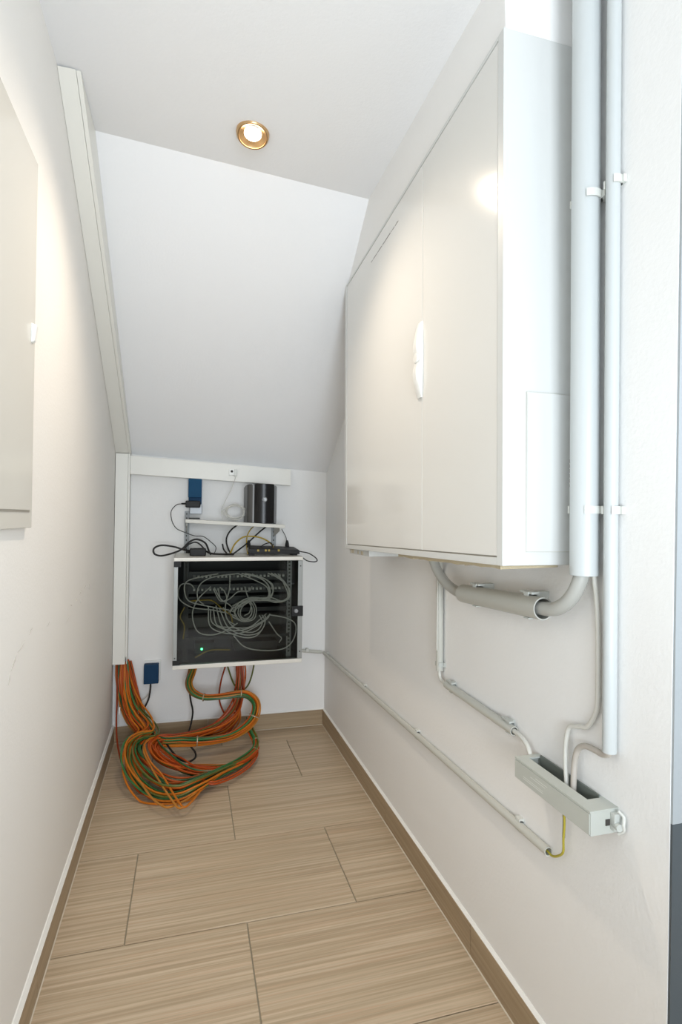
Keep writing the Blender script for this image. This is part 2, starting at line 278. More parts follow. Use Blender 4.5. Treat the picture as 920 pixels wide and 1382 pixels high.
# measured points (metres) for free-running cables; fourth value is a bundle half-width
PTS = {
'cab': [(0.535, 0.8425, 0.9789), (0.535, 1.846, 0.9535), (0.535, 0.8519, 1.945), (0.535, 1.885, 1.897)],
'cab_doors': [(0.535, 0.8606, 0.9932), (0.535, 1.186, 0.9846), (0.535, 1.823, 0.9716), (0.535, 0.8753, 1.938), (0.535, 1.206, 1.92), (0.535, 1.861, 1.89)],
'cab_handle': [(0.52, 1.245, 1.428), (0.52, 1.182, 1.411), (0.52, 1.216, 1.534), (0.52, 1.214, 1.464), (0.52, 1.211, 1.351)],
'cab_print': [(0.534, 1.59, 1.853), (0.534, 1.367, 1.863)],
'cab_plate': [(0.5771, 0.8425, 1.288), (0.6658, 0.8425, 1.294), (0.5796, 0.8425, 1.003)],
'flex_in': [(0.64, 0.7934, 0.9742), (0.64, 0.8006, 0.9414), (0.64, 0.8276, 0.9116), (0.64, 0.8779, 0.8941)],
'sleeve': [(0.64, 0.8779, 0.8941), (0.64, 1.01, 0.8896), (0.64, 1.19, 0.8806)],
'flex_out': [(0.64, 1.01, 0.8896), (0.64, 1.133, 0.8797), (0.64, 1.205, 0.8803), (0.64, 1.268, 0.8907), (0.64, 1.321, 0.9138), (0.64, 1.339, 0.9458)],
'clamps_sleeve': [(0.66, 1.118, 0.8916), (0.66, 0.9194, 0.9011)],
'white_cable': [(0.67, 0.7893, 0.9742), (0.67, 0.7783, 0.9372), (0.67, 0.776, 0.8745), (0.67, 0.775, 0.7615), (0.67, 0.7818, 0.7277), (0.67, 0.807, 0.6968), (0.67, 0.8416, 0.6786), (0.67, 0.8514, 0.6559), (0.67, 0.843, 0.619), (0.67, 0.8287, 0.575)],
'grey_cable': [(0.67, 0.7456, 0.6881), (0.67, 0.7555, 0.6767), (0.67, 0.776, 0.6657), (0.67, 0.7993, 0.6637), (0.67, 0.8217, 0.6506), (0.67, 0.8311, 0.6241), (0.67, 0.825, 0.6005), (0.67, 0.8153, 0.5789)],
'smallpipe': [(0.668, 0.7401, 1.927), (0.668, 0.7417, 0.6815)],
'bigpipe': [(0.652, 0.786, 1.965), (0.652, 0.7841, 0.9673)],
'clampz': [(0.652, 0.7901, 1.615), (0.652, 0.7851, 1.079), (0.652, 0.7902, 1.62), (0.652, 0.7851, 1.078)],
'drop': [(0.67, 1.374, 0.9223), (0.67, 1.372, 0.6426)],
'drop_clamp': [(0.67, 1.373, 0.6608)],
'midcable': [(0.67, 1.381, 0.6381), (0.67, 1.367, 0.6216), (0.67, 1.34, 0.6155), (0.67, 1.305, 0.616), (0.67, 1.016, 0.6109), (0.67, 0.9842, 0.6093), (0.67, 0.9612, 0.5974), (0.67, 0.9462, 0.577), (0.67, 0.9364, 0.5637)],
'midcond': [(0.67, 1.314, 0.6173), (0.67, 1.014, 0.6119)],
'midclamps': [(0.67, 1.301, 0.6172), (0.67, 1.036, 0.6162)],
'low': [(0.672, 2.658, 0.37), (0.672, 0.9006, 0.424)],
'lowclamps': [(0.672, 2.643, 0.3737), (0.672, 2.044, 0.401), (0.672, 1.529, 0.4228), (0.672, 0.9979, 0.4249)],
'earth': [(0.672, 0.9073, 0.4229), (0.672, 0.8895, 0.4263), (0.672, 0.8662, 0.4443), (0.672, 0.856, 0.4612), (0.672, 0.8542, 0.4785), (0.672, 0.8484, 0.5113)],
'box': [(0.625, 0.9428, 0.5935), (0.625, 0.945, 0.5532), (0.625, 0.7345, 0.592), (0.625, 0.7358, 0.5527)],
'boxback': [(0.681, 0.7396, 0.5903), (0.681, 0.7393, 0.5427), (0.681, 0.9651, 0.5849)],
'backcond': [(0.5587, 2.7, 0.3922), (0.6747, 2.7, 0.3708)],
'bbj': [(0.672, 1.193, 0.063)],
'lcab': [(-0.3, 1.208, 1.763), (-0.3, 1.202, 1.034), (-0.3, 1.185, 1.065), (-0.3, 1.173, 1.409)],
'scuff': [(-0.32, 1.999, 0.8176), (-0.32, 1.246, 0.8463), (-0.32, 1.679, 0.8095), (-0.32, 1.108, 0.8378), (-0.32, 1.12, 0.8516)],
'duct_v': [(-0.327, 2.665, 1.341), (-0.2539, 2.665, 1.344), (-0.3233, 2.665, 0.3805), (-0.2616, 2.665, 0.3767)],
'duct_h': [(-0.2515, 2.675, 1.338), (0.4818, 2.675, 1.299), (-0.2502, 2.675, 1.252), (0.4791, 2.675, 1.221)],
'rack': [(-0.0671, 2.42, 0.8917), (0.4952, 2.42, 0.901), (-0.0667, 2.42, 0.8665), (-0.06, 2.42, 0.4035), (0.5015, 2.42, 0.4078), (0.4989, 2.42, 0.8775), (-0.0393, 2.42, 0.4337), (0.4738, 2.42, 0.4361), (0.4625, 2.41, 0.6387), (0.0598, 2.5, 0.4728)],
'shelf': [(-0.0184, 2.5, 1.05), (0.4292, 2.5, 1.027), (-0.0181, 2.5, 1.027), (0.4259, 2.5, 1.01)],
'standard': [(-0.0206, 2.71, 1.092), (-0.0174, 2.71, 0.8711), (0.4193, 2.71, 1.091), (0.4221, 2.71, 0.8754)],
'nas': [(0.2545, 2.52, 1.223), (0.3916, 2.52, 1.227), (0.2569, 2.52, 1.039), (0.394, 2.52, 1.04), (0.3312, 2.5, 1.146)],
'blueup': [(-0.009, 2.69, 1.244), (0.0562, 2.69, 1.246), (-0.0067, 2.69, 1.085), (0.0552, 2.69, 1.071)],
'blueup_adapter': [(-0.0208, 2.66, 1.133), (0.0508, 2.66, 1.096)],
'bluedn': [(-0.1961, 2.69, 0.3696), (-0.1291, 2.69, 0.2753)],
'router': [(0.2632, 2.5, 0.9243), (0.4973, 2.5, 0.9028), (0.2637, 2.5, 0.8871), (0.2731, 2.5, 0.9344), (0.4583, 2.5, 0.9306)],
'psu': [(0.0056, 2.52, 0.924), (0.0738, 2.52, 0.8837)],
'socket': [(0.2007, 2.66, 1.277)],
'coil': [(0.209, 2.6, 1.087)],
'c_white': [(0.2116, 2.66, 1.252), (0.1912, 2.66, 1.194), (0.164, 2.66, 1.137), (0.145, 2.62, 1.093), (0.1467, 2.58, 1.051)],
'c_adapt': [(-0.0171, 2.655, 1.115), (-0.0597, 2.62, 1.111), (-0.0822, 2.62, 1.083), (-0.0783, 2.62, 1.038), (-0.0581, 2.62, 1.004), (-0.025, 2.62, 0.9874), (0.0217, 2.62, 0.9703), (0.0619, 2.62, 0.9669), (0.096, 2.62, 0.9427), (0.1201, 2.62, 0.9182), (0.1139, 2.55, 0.8983), (0.1021, 2.5, 0.8915)],
'c_loop': [(0.0219, 2.52, 0.904), (-0.0232, 2.55, 0.9091), (-0.0649, 2.55, 0.9225), (-0.1188, 2.55, 0.9293), (-0.15, 2.55, 0.9162), (-0.1497, 2.55, 0.8931), (-0.1244, 2.55, 0.8831), (-0.0867, 2.55, 0.8894), (-0.036, 2.55, 0.9091), (0.0021, 2.55, 0.9458), (0.0344, 2.55, 0.9559), (0.0705, 2.55, 0.939), (0.0875, 2.55, 0.9018), (0.0924, 2.5, 0.8916)],
'c_loop2': [(-0.0263, 2.54, 0.9097), (0.0022, 2.54, 0.9362), (0.0312, 2.54, 0.9429), (0.0575, 2.54, 0.9227), (0.0675, 2.54, 0.9025)],
'c_blk1': [(0.234, 2.64, 1.031), (0.1896, 2.6, 0.9993), (0.1695, 2.6, 0.9644), (0.17, 2.6, 0.9296), (0.1842, 2.6, 0.8947), (0.1919, 2.52, 0.8896)],
'c_blk2': [(0.3731, 2.64, 1.025), (0.3218, 2.6, 0.9894), (0.2699, 2.6, 0.94), (0.2253, 2.6, 0.905), (0.1904, 2.5, 0.891)],
'c_blk3': [(0.0738, 2.53, 0.9031), (0.0952, 2.49, 0.8956), (0.1433, 2.48, 0.8926), (0.1937, 2.5, 0.8909)],
'c_blk4': [(0.1466, 2.55, 0.9355), (0.1537, 2.55, 0.9083), (0.1674, 2.5, 0.8911)],
'c_yel1': [(0.1819, 2.52, 0.8964), (0.2061, 2.58, 0.934), (0.2434, 2.58, 0.9653), (0.2917, 2.58, 0.9689), (0.3373, 2.58, 0.9584), (0.3764, 2.58, 0.9338), (0.3829, 2.55, 0.9108)],
'c_yel2': [(0.3108, 2.66, 1.024), (0.2761, 2.6, 0.9963), (0.2627, 2.6, 0.9611), (0.2633, 2.6, 0.9119), (0.2569, 2.5, 0.8939)],
'c_blk5': [(0.3179, 2.56, 0.9174), (0.3455, 2.56, 0.9348), (0.3734, 2.56, 0.9382), (0.3808, 2.56, 0.9102)],
'c_thin': [(0.4385, 2.66, 1.003), (0.4647, 2.68, 0.9583), (0.4614, 2.68, 0.9251), (0.4477, 2.62, 0.9029)],
'c_rout': [(0.5013, 2.52, 0.9016), (0.5479, 2.52, 0.8908), (0.5842, 2.52, 0.8659), (0.5808, 2.52, 0.8518), (0.5412, 2.52, 0.8557), (0.5148, 2.55, 0.8749)],
'c_bd1': [(-0.1647, 2.68, 0.2842), (-0.166, 2.66, 0.2424), (-0.1751, 2.66, 0.1987), (-0.2034, 2.66, 0.15)],
'c_bd2': [(-0.1711, 2.69, 0.23), (-0.1904, 2.69, 0.2073), (-0.2195, 2.69, 0.1958)],
'c_bd3': [(0.0083, 2.6, 0.282), (0.016, 2.62, 0.2104), (0.0267, 2.62, 0.1547), (0.0208, 2.62, 0.1038), (0.0081, 2.55, 0.0738), (0.0149, 2.5, 0.0501), (0.0364, 2.42, 0.0485), (0.0361, 2.38, 0.0403), (0.0091, 2.36, 0.0363), (-0.0239, 2.38, 0.0405), (-0.058, 2.42, 0.0615), (-0.0901, 2.46, 0.0926)],
'b_tied': [(-0.2974, 2.7, 0.3834, 0.022), (-0.2951, 2.69, 0.3108, 0.026), (-0.2745, 2.66, 0.2168, 0.03), (-0.237, 2.61, 0.1537, 0.032), (-0.1885, 2.56, 0.1149, 0.03), (-0.1409, 2.5, 0.0946, 0.022), (-0.0901, 2.46, 0.0894, 0.017), (-0.0197, 2.46, 0.0857, 0.019), (0.0457, 2.46, 0.0792, 0.019), (0.1215, 2.46, 0.0783, 0.02), (0.1927, 2.47, 0.0838, 0.022), (0.2588, 2.48, 0.1135, 0.024), (0.2959, 2.49, 0.1567, 0.024), (0.3031, 2.5, 0.2066, 0.02), (0.2791, 2.5, 0.2421, 0.017), (0.2355, 2.5, 0.2589, 0.017), (0.137, 2.5, 0.253, 0.015), (0.0727, 2.51, 0.2515, 0.016), (0.0246, 2.53, 0.272, 0.019), (0.008, 2.56, 0.3041, 0.02), (0.0207, 2.6, 0.3391, 0.02), (0.0334, 2.62, 0.3843, 0.02)],
'b_coil': [(-0.2878, 2.7, 0.3828, 0.024), (-0.2744, 2.68, 0.2783, 0.03), (-0.2386, 2.62, 0.1936, 0.036), (-0.1694, 2.55, 0.13, 0.036), (-0.14, 2.48, 0.115, 0.028), (-0.185, 2.44, 0.1192, 0.03), (-0.2171, 2.38, 0.1127, 0.036), (-0.2117, 2.3, 0.0863, 0.042), (-0.1714, 2.22, 0.0544, 0.046), (-0.1025, 2.15, 0.029, 0.046), (-0.0274, 2.12, 0.0288, 0.04), (0.0421, 2.14, 0.044, 0.034), (0.1287, 2.22, 0.0429, 0.02), (0.2215, 2.31, 0.0349, 0.016), (0.2881, 2.38, 0.0422, 0.015), (0.298, 2.44, 0.0623, 0.014), (0.2812, 2.5, 0.0872, 0.014), (0.2726, 2.55, 0.1068, 0.014)],
'b_red': [(0.2378, 2.62, 0.3721, 0.022), (0.2414, 2.61, 0.2974, 0.024), (0.2347, 2.6, 0.2137, 0.026), (0.2058, 2.57, 0.1569, 0.03), (0.141, 2.54, 0.1121, 0.026), (0.0523, 2.5, 0.0955, 0.018), (-0.0354, 2.47, 0.0961, 0.016), (-0.1114, 2.46, 0.0947, 0.02), (-0.1376, 2.4, 0.0903, 0.02), (-0.1048, 2.34, 0.0664, 0.02), (-0.0313, 2.3, 0.0488, 0.018), (0.0707, 2.3, 0.0315, 0.014), (0.1588, 2.28, 0.0305, 0.012), (0.2368, 2.31, 0.0394, 0.01), (0.29, 2.37, 0.0494, 0.01)],
'b_drop': [(0.2464, 2.64, 0.3771, 0.024), (0.2484, 2.65, 0.2962, 0.027), (0.2434, 2.66, 0.2117, 0.026), (0.2373, 2.66, 0.141, 0.024), (0.2259, 2.64, 0.0888, 0.022), (0.1606, 2.58, 0.0545, 0.02), (0.0596, 2.52, 0.0607, 0.016)],
'b_inner': [(-0.2685, 2.7, 0.3817, 0.014), (-0.24, 2.69, 0.2728, 0.018), (-0.1955, 2.64, 0.1597, 0.022), (-0.1472, 2.55, 0.0952, 0.03), (-0.1121, 2.42, 0.0795, 0.036), (-0.0495, 2.33, 0.0617, 0.034), (0.0322, 2.26, 0.0417, 0.022), (0.1304, 2.25, 0.0351, 0.018), (0.2233, 2.33, 0.0323, 0.014), (0.286, 2.39, 0.0447, 0.012), (0.298, 2.44, 0.0623, 0.012), (0.2901, 2.52, 0.0856, 0.012), (0.2847, 2.6, 0.105, 0.012)],
'b_mid': [(-0.2813, 2.7, 0.3824, 0.02), (-0.2699, 2.67, 0.264, 0.03), (-0.23, 2.6, 0.1666, 0.034), (-0.1732, 2.52, 0.1221, 0.03), (-0.1966, 2.44, 0.111, 0.03), (-0.2006, 2.36, 0.0831, 0.036), (-0.1481, 2.27, 0.0518, 0.04), (-0.0674, 2.2, 0.0345, 0.036), (0.0151, 2.2, 0.0304, 0.03), (0.0984, 2.25, 0.0328, 0.016), (0.1315, 2.27, 0.026, 0.012)],
'o_1': [(-0.1388, 2.46, 0.1163), (-0.1649, 2.41, 0.1137), (-0.1652, 2.34, 0.1028), (-0.1363, 2.25, 0.0883), (-0.092, 2.14, 0.0656), (-0.0461, 2.03, 0.0488), (-0.0251, 1.995, 0.0378), (-0.0075, 1.99, 0.0381)],
'o_2': [(-0.1328, 2.46, 0.1158), (-0.1569, 2.42, 0.1151), (-0.1648, 2.37, 0.1114), (-0.1349, 2.27, 0.091), (-0.0888, 2.18, 0.0772), (-0.0478, 2.08, 0.0562), (-0.0179, 2.01, 0.0422), (-0.0001, 1.995, 0.0371), (0.0306, 2.05, 0.0344), (0.0641, 2.14, 0.0302)],
'o_3': [(-0.1568, 2.46, 0.1181), (-0.2007, 2.42, 0.1132), (-0.2179, 2.36, 0.1029), (-0.2041, 2.28, 0.0739), (-0.1628, 2.18, 0.0552), (-0.1166, 2.08, 0.0407), (-0.0756, 2.02, 0.0368), (-0.0503, 2.01, 0.036), (-0.0004, 2.06, 0.028), (0.0528, 2.12, 0.03)],
'r_left': [(-0.3122, 2.69, 0.3868), (-0.3063, 2.66, 0.2361), (-0.303, 2.62, 0.1328), (-0.2918, 2.56, 0.0728), (-0.2688, 2.47, 0.0376), (-0.2413, 2.38, 0.0248), (-0.1951, 2.25, 0.029)],
'r_loop1': [(0.1823, 2.62, 0.3859), (0.1528, 2.62, 0.2832), (0.1472, 2.62, 0.1967), (0.1756, 2.62, 0.1248), (0.2034, 2.62, 0.0979)],
'g_loop1': [(0.1719, 2.62, 0.3865), (0.2078, 2.62, 0.2794), (0.2361, 2.62, 0.2353), (0.2509, 2.62, 0.171)],
'y_loop1': [(0.3112, 2.62, 0.3783), (0.2981, 2.62, 0.3084), (0.2812, 2.62, 0.2602), (0.2571, 2.62, 0.2337)],
'r_side': [(-0.2644, 2.69, 0.3943), (-0.2465, 2.69, 0.2733), (-0.2123, 2.69, 0.1506), (-0.1802, 2.62, 0.0883), (-0.15, 2.5, 0.089)],
'r_out': [(0.0534, 2.16, 0.0417), (0.1081, 2.14, 0.0361), (0.1826, 2.2, 0.0253), (0.2493, 2.28, 0.0204), (0.2911, 2.35, 0.029), (0.3064, 2.4, 0.0514)],
'patch_box': [(0.0106, 2.52, 0.798), (0.4322, 2.52, 0.7909), (0.0113, 2.52, 0.745), (0.4329, 2.52, 0.7355), (0.0117, 2.52, 0.7186), (0.4335, 2.52, 0.687)],
}


# ---------------------------------------------------------------- room shell
YB = 2.727; XR = 0.681
def xl(y): return -0.300 - 0.012 * y
def zs(x, y): return 1.35 - 0.058 * (x + 0.26) + 0.693 * (YB - y)      # sloping soffit
def zc(x): return 2.104 - 0.064 * x                                     # flat ceiling
def fold(x): return YB - (zc(x) - 1.35 + 0.058 * (x + 0.26)) / 0.693

floor = struct(box('floor', M['grout'], (-0.42, -1.2, -0.05), (1.9, YB + 0.1, -0.0035)))
floor.location = (0, 0, 0)
D = 0.377055; Y0 = 1.81883; X0 = -0.14044; G = 0.0016
r = -6
while Y0 + r * D < YB:
    ya, yb = Y0 + r * D, Y0 + (r + 1) * D
    x = X0 + (0.3 if r % 2 == 0 else 0.0) - 0.6 * 1
    while x < 1.85:
        xa, xb = x, x + 0.6
        lo = xl(0) - 0.02
        a, b = max(xa, -0.335), min(xb, 0.70 if yb > 0.63 else 1.85)
        y2 = min(yb, YB)
        if b - a > 0.02:
            bm = NB(); cx, cy = (a + b) / 2, (ya + y2) / 2
            addbox(bm, (a + G - cx, ya + G - cy, -0.010), (b - G - cx, y2 - G - cy, 0.0), 0.0008, 1)
            t = finish(bm, 'floor_tile', M['tile'], None, smooth=False)
            t.location = (cx, cy, 0); t.parent = floor
        x += 0.6
    r += 1

# walls
hexa('wall_left', M['wall_left'], [(-0.45, -1.2, 0), (xl(-1.2), -1.2, 0), (xl(YB), YB, 0), (-0.45, YB, 0), (-0.45, -1.2, 2.3), (xl(-1.2), -1.2, 2.3), (xl(YB), YB, 2.3), (-0.45, YB, 2.3)])
struct(bpy.data.objects['wall_left'])
struct(box('wall_back', M['wall'], (-0.45, YB, 0), (XR + 0.12, YB + 0.1, 1.45)))
# right wall with a softly rounded free end at the doorway
bm = NB(); WE0, WE1 = 0.645, 0.617
addhex(bm, [(XR, WE0, 0), (XR + .12, WE0, 0), (XR + .12, YB + .1, 0), (XR, YB + .1, 0), (XR, WE1, 2.25), (XR + .12, WE1, 2.25), (XR + .12, YB + .1, 2.25), (XR, YB + .1, 2.25)])
struct(finish(bm, 'wall_right', M['wall'], smooth=True))
# plain walls of the hall the niche opens into (outside the frame)
struct(box('wall_hall', M['wall'], (1.9, -1.2, 0), (2.0, 1.7, 2.35)))
struct(box('wall_hall_end', M['wall'], (XR + 0.121, 1.6, 0), (1.9, 1.7, 2.35)))
# ceiling: level part and the sloping soffit under the stairs
struct(hexa('ceiling', M['ceiling'], [(-0.45, -1.2, zc(-0.45)), (XR + .12, -1.2, zc(XR + .12)), (XR + .12, fold(.8), zc(XR + .12)), (-0.45, fold(-.45), zc(-0.45)),
     (-0.45, -1.2, 2.35), (XR + .12, -1.2, 2.35), (XR + .12, fold(.8), 2.35), (-0.45, fold(-.45), 2.35)]))
sof = hexa('sloping_soffit', M['ceiling'], [(-0.45, fold(-.45), zc(-0.45)), (XR + .12, fold(.8), zc(.801)), (XR + .12, YB + .02, zs(.801, YB + .02)), (-0.45, YB + .02, zs(-.45, YB + .02)),
     (-0.45, fold(-.45), 2.35), (XR + .12, fold(.8), 2.35), (XR + .12, YB + .02, 2.35), (-0.45, YB + .02, 2.35)], parent=bpy.data.objects['ceiling'])
# bulkhead boxed in above the distribution cabinet
XB = 0.537
def bulk(y): return 1.945 - (y - 0.852) * 0.0465
bm = NB()
addhex(bm, [(XB, 0.856, bulk(.856)), (XR, 0.856, bulk(.856)), (XR, 1.90, bulk(1.90)), (XB, 1.90, bulk(1.90)),
            (XB - .006, 0.856, 2.085), (XR, 0.856, 2.085), (XR, 1.90, 2.085), (XB - .006, 1.90, 2.085)], 0.004, 2)
struct(finish(bm, 'trim_1', M['wall'], smooth=True))
# lining at the free end of the right wall, darker in its lower part
def we(z): return WE0 + (WE1 - WE0) * z / 2.25
def lining(name, ma, z0, z1):
    struct(hexa(name, ma, [(XR + .001, we(z0) - .004, z0), (XR + .12, we(z0) - .004, z0), (XR + .12, we(z0) - .0003, z0), (XR + .001, we(z0) - .0003, z0),
        (XR + .001, we(z1) - .004, z1), (XR + .12, we(z1) - .004, z1), (XR + .12, we(z1) - .0003, z1), (XR + .001, we(z1) - .0003, z1)]))
lining('trim_2', M['frame'], 0.62, 2.1)
lining('trim_3', M['frame_dark'], 0.0, 0.6195)
# skirting
BT = 0.0095; BH = 0.075
bl = bpy.data.objects.new('baseboard_left', None); COL.objects.link(bl); struct(bl)
br = bpy.data.objects.new('baseboard_right', None); COL.objects.link(br); struct(br)
bb = bpy.data.objects.new('baseboard_back', None); COL.objects.link(bb); struct(bb)
def seg_l(ya, yb_):
    hexa('skirting_tile', M['skirt_y'], [(xl(ya), ya, 0.001), (xl(ya) + BT, ya, 0.001), (xl(yb_) + BT, yb_, 0.001), (xl(yb_), yb_, 0.001),
         (xl(ya), ya, BH), (xl(ya) + BT, ya, BH), (xl(yb_) + BT, yb_, BH), (xl(yb_), yb_, BH)], bl)
for k in range(7):
    ya = -1.0 + 0.6 * k - 0.07
    seg_l(ya + .001, min(ya + 0.6, YB) - .001)
for k in range(5):
    ya = 0.648 if k == 0 else 1.193 + 0.6 * (k - 1)
    ye = 1.193 + 0.6 * k
    if ya < YB: box('skirting_tile', M['skirt_y'], (XR - BT, ya + .001, 0.001), (XR, min(ye, YB) - .001, BH), br)
for a, b in ((-0.33, 0.10), (0.10, 0.681 - BT)):
    box('skirting_tile', M['skirt'], (a + .001, YB - BT, 0.001), (b - .001, YB, BH + 0.002), bb)
# caulk beads on top of the skirting
hexa('caulk_bead', M['caulk'], [(xl(-1), -1, BH), (xl(-1) + BT, -1, BH), (xl(YB) + BT, YB, BH), (xl(YB), YB, BH), (xl(-1), -1, BH + .010), (xl(-1) + .003, -1, BH + .010), (xl(YB) + .003, YB, BH + .010), (xl(YB), YB, BH + .010)], bl)
hexa('caulk_bead', M['caulk'], [(XR - BT * .8, .645, BH), (XR, .645, BH), (XR, YB, BH), (XR - BT * .8, YB, BH), (XR - .002, .645, BH + .006), (XR, .645, BH + .006), (XR, YB, BH + .006), (XR - .002, YB, BH + .006)], br)
hexa('caulk_bead', M['caulk'], [(-.32, YB - BT * .8, BH + .002), (XR, YB - BT * .8, BH + .002), (XR, YB, BH + .002), (-.32, YB, BH + .002), (-.32, YB - .002, BH + .007), (XR, YB - .002, BH + .007), (XR, YB, BH + .007), (-.32, YB, BH + .007)], bb)
hexa('grout_line', M['grout_line'], [(xl(-1) + BT - .001, -1, -.002), (xl(-1) + BT + .0025, -1, -.002), (xl(YB) + BT + .0025, YB, -.002), (xl(YB) + BT - .001, YB, -.002), (xl(-1) + BT - .001, -1, .0022), (xl(-1) + BT + .0025, -1, .0006), (xl(YB) + BT + .0025, YB, .0006), (xl(YB) + BT - .001, YB, .0022)], bl)
hexa('grout_line', M['grout_line'], [(XR - BT - .0028, .65, -.002), (XR - BT + .001, .65, -.002), (XR - BT + .001, YB, -.002), (XR - BT - .0028, YB, -.002), (XR - BT - .0028, .65, .0006), (XR - BT + .001, .65, .0022), (XR - BT + .001, YB, .0022), (XR - BT - .0028, YB, .0006)], br)
hexa('grout_line', M['grout_line'], [(-.32, YB - BT - .0035, -.002), (XR - BT, YB - BT - .0035, -.002), (XR - BT, YB - BT + .001, -.002), (-.32, YB - BT + .001, -.002), (-.32, YB - BT - .0035, .0006), (XR - BT, YB - BT - .0035, .0006), (XR - BT, YB - BT + .001, .0025), (-.32, YB - BT + .001, .0025)], bb)
# scuff marks on the left wall: thin streaks of rubbed-off dirt
random.seed(11)
sc_bm = NB()
def scuff(y, z, dy, dz, w):
    a = Vector((xl(y) + 0.0003, y, z)); b = Vector((xl(y + dy) + 0.0003, y + dy, z + dz))
    addtube(sc_bm, [a, (a + b) / 2 + Vector((0, random.uniform(-.003, .003), random.uniform(-.003, .003))), b], [w * .3, w, w * .3], 5)
for y, z, dy, dz, w in ((1.999, .828, .003, -.022, .0016), (1.90, .822, .03, .010, .0008), (1.82, .815, .03, .012, .0010), (1.76, .805, .02, .008, .0008), (1.70, .800, -.02, .006, .0009),
                     (1.84, .800, .002, -.016, .0007), (1.25, .812, .03, .010, .0007), (1.17, .795, .05, .012, .0010), (1.13, .770, .03, .022, .0016), (1.115, .748, .008, .018, .0012), (1.62, .765, .05, .014, .0006), (1.40, .80, .03, .006, .0005)):
    scuff(y, z, dy, dz, w)
finish(sc_bm, 'scuff_marks', M['scuff'], bpy.data.objects['wall_left'], kind='stuff')

# ---------------------------------------------------------------- ceiling downlight
LC = Vector((0.149, 1.462, 2.0945)); LN = Vector((-0.064, 0.0, -1)).normalized()
LT = (LN + Vector((0, -0.22, 0))).normalized()
dl = empty('ceiling_downlight', LC, 'round bronze recessed downlight glowing warm white in the ceiling', 'ceiling light')
disc('ring', M['brass'], [(0.036, -0.004), (0.0425, -0.004), (0.0445, 0.003), (0.0430, 0.010), (0.0400, 0.013), (0.0370, 0.0125), (0.036, 0.010), (0.036, -0.004)], LC, LT, dl, 48)
disc('reflector', M['brass'], [(0.0368, 0.0115), (0.033, 0.0085), (0.028, 0.0055), (0.0225, 0.0035)], LC, LT, dl, 40)
disc('bulb', M['lamp'], [(0.0, 0.0085), (0.010, 0.0080), (0.019, 0.0060), (0.0245, 0.0030)], LC, LT, dl, 40)
l = bpy.data.lights.new('downlight_glow', 'SPOT'); l.energy = 24; l.color = (1.0, 0.84, 0.66); l.spot_size = math.radians(135); l.spot_blend = 1.0; l.shadow_soft_size = 0.03
lo = bpy.data.objects.new('downlight_glow', l); COL.objects.link(lo); lo.location = LC + LT * 0.035
lo.rotation_euler = LT.to_track_quat('-Z', 'Y').to_euler()

# ---------------------------------------------------------------- meter cabinet on the left wall (cut by the frame)
XLF = -0.300
lc = empty('meter_cabinet', (-0.318, 0.9, 1.034), 'cream flush meter cabinet on the left wall, cut off by the picture edge', 'cabinet')
hexa('frame', M['left_cab'], [(xl(.55), .55, 1.034), (XLF - .003, .55, 1.034), (XLF - .003, 1.207, 1.034), (xl(1.207), 1.207, 1.034),
     (xl(.55), .55, 1.763), (XLF - .003, .55, 1.763), (XLF - .003, 1.207, 1.763), (xl(1.207), 1.207, 1.763)], lc, bev=0.0015)
box('shadow_gap', M['seam'], (XLF - .0035, .575, 1.064), (XLF - .0022, 1.1885, 1.742), lc)
dr = box('door', M['left_cab'], (XLF - .004, .577, 1.068), (XLF, 1.187, 1.740), lc, bev=0.0015)
bm = NB(); addhex(bm, [(XLF - .001, 1.166, 1.392), (XLF + .006, 1.168, 1.396), (XLF + .006, 1.180, 1.396), (XLF - .001, 1.182, 1.392),
                       (XLF - .001, 1.166, 1.432), (XLF + .010, 1.168, 1.428), (XLF + .010, 1.180, 1.428), (XLF - .001, 1.182, 1.432)], 0.003, 3)
hd = finish(bm, 'handle', M['white_plastic'], dr, smooth=True); hd['label'] = 'small white rounded door handle'

# ---------------------------------------------------------------- distribution cabinet on the right wall
XF = 0.533
NBz, FBz, NTz, FTz = 0.979, 0.9535, 1.945, 1.897
YN0, YN1, YF0, YF1 = 0.8425, 0.852, 1.846, 1.882
def cq(s, t, x):
    """s 0 near .. 1 far, t 0 bottom .. 1 top on the cabinet front"""
    yb_ = YN0 + (YF0 - YN0) * s; yt = YN1 + (YF1 - YN1) * s
    zb = NBz + (FBz - NBz) * s; zt = NTz + (FTz - NTz) * s
    return (x, yb_ + (yt - yb_) * t, zb + (zt - zb) * t)
def cslab(bm, s0, s1, t0, t1, xa, xb, bev=0.0, seg=2):
    addhex(bm, [cq(s0, t0, xa), cq(s0, t0, xb), cq(s1, t0, xb), cq(s1, t0, xa), cq(s0, t1, xa), cq(s0, t1, xb), cq(s1, t1, xb), cq(s1, t1, xa)], bev, seg)
dc = empty('distribution_cabinet', (0.60, 1.35, 0.955), 'large glossy white two-door distribution cabinet under the bulkhead on the right wall', 'cabinet')
bm = NB(); cslab(bm, 0, 1, 0, 1, XF + .004, XR, 0.002)
finish(bm, 'housing', M['cabinet_side'], dc, smooth=True)
bm = NB()   # front frame: four rails around the doors
for s0, s1, t0, t1 in ((0, .0185, 0, 1), (.979, 1, 0, 1), (.0185, .979, 0, .0145), (.0185, .979, .992, 1)):
    cslab(bm, s0, s1, t0, t1, XF - .003, XF + .006, 0.0012, 2)
finish(bm, 'front_frame', M['cabinet_side'], dc, smooth=True)
bm = NB(); cslab(bm, .01, .99, .01, .995, XF + .002, XF + .0042); finish(bm, 'shadow_gap', M['seam'], dc)
SP = 0.3425
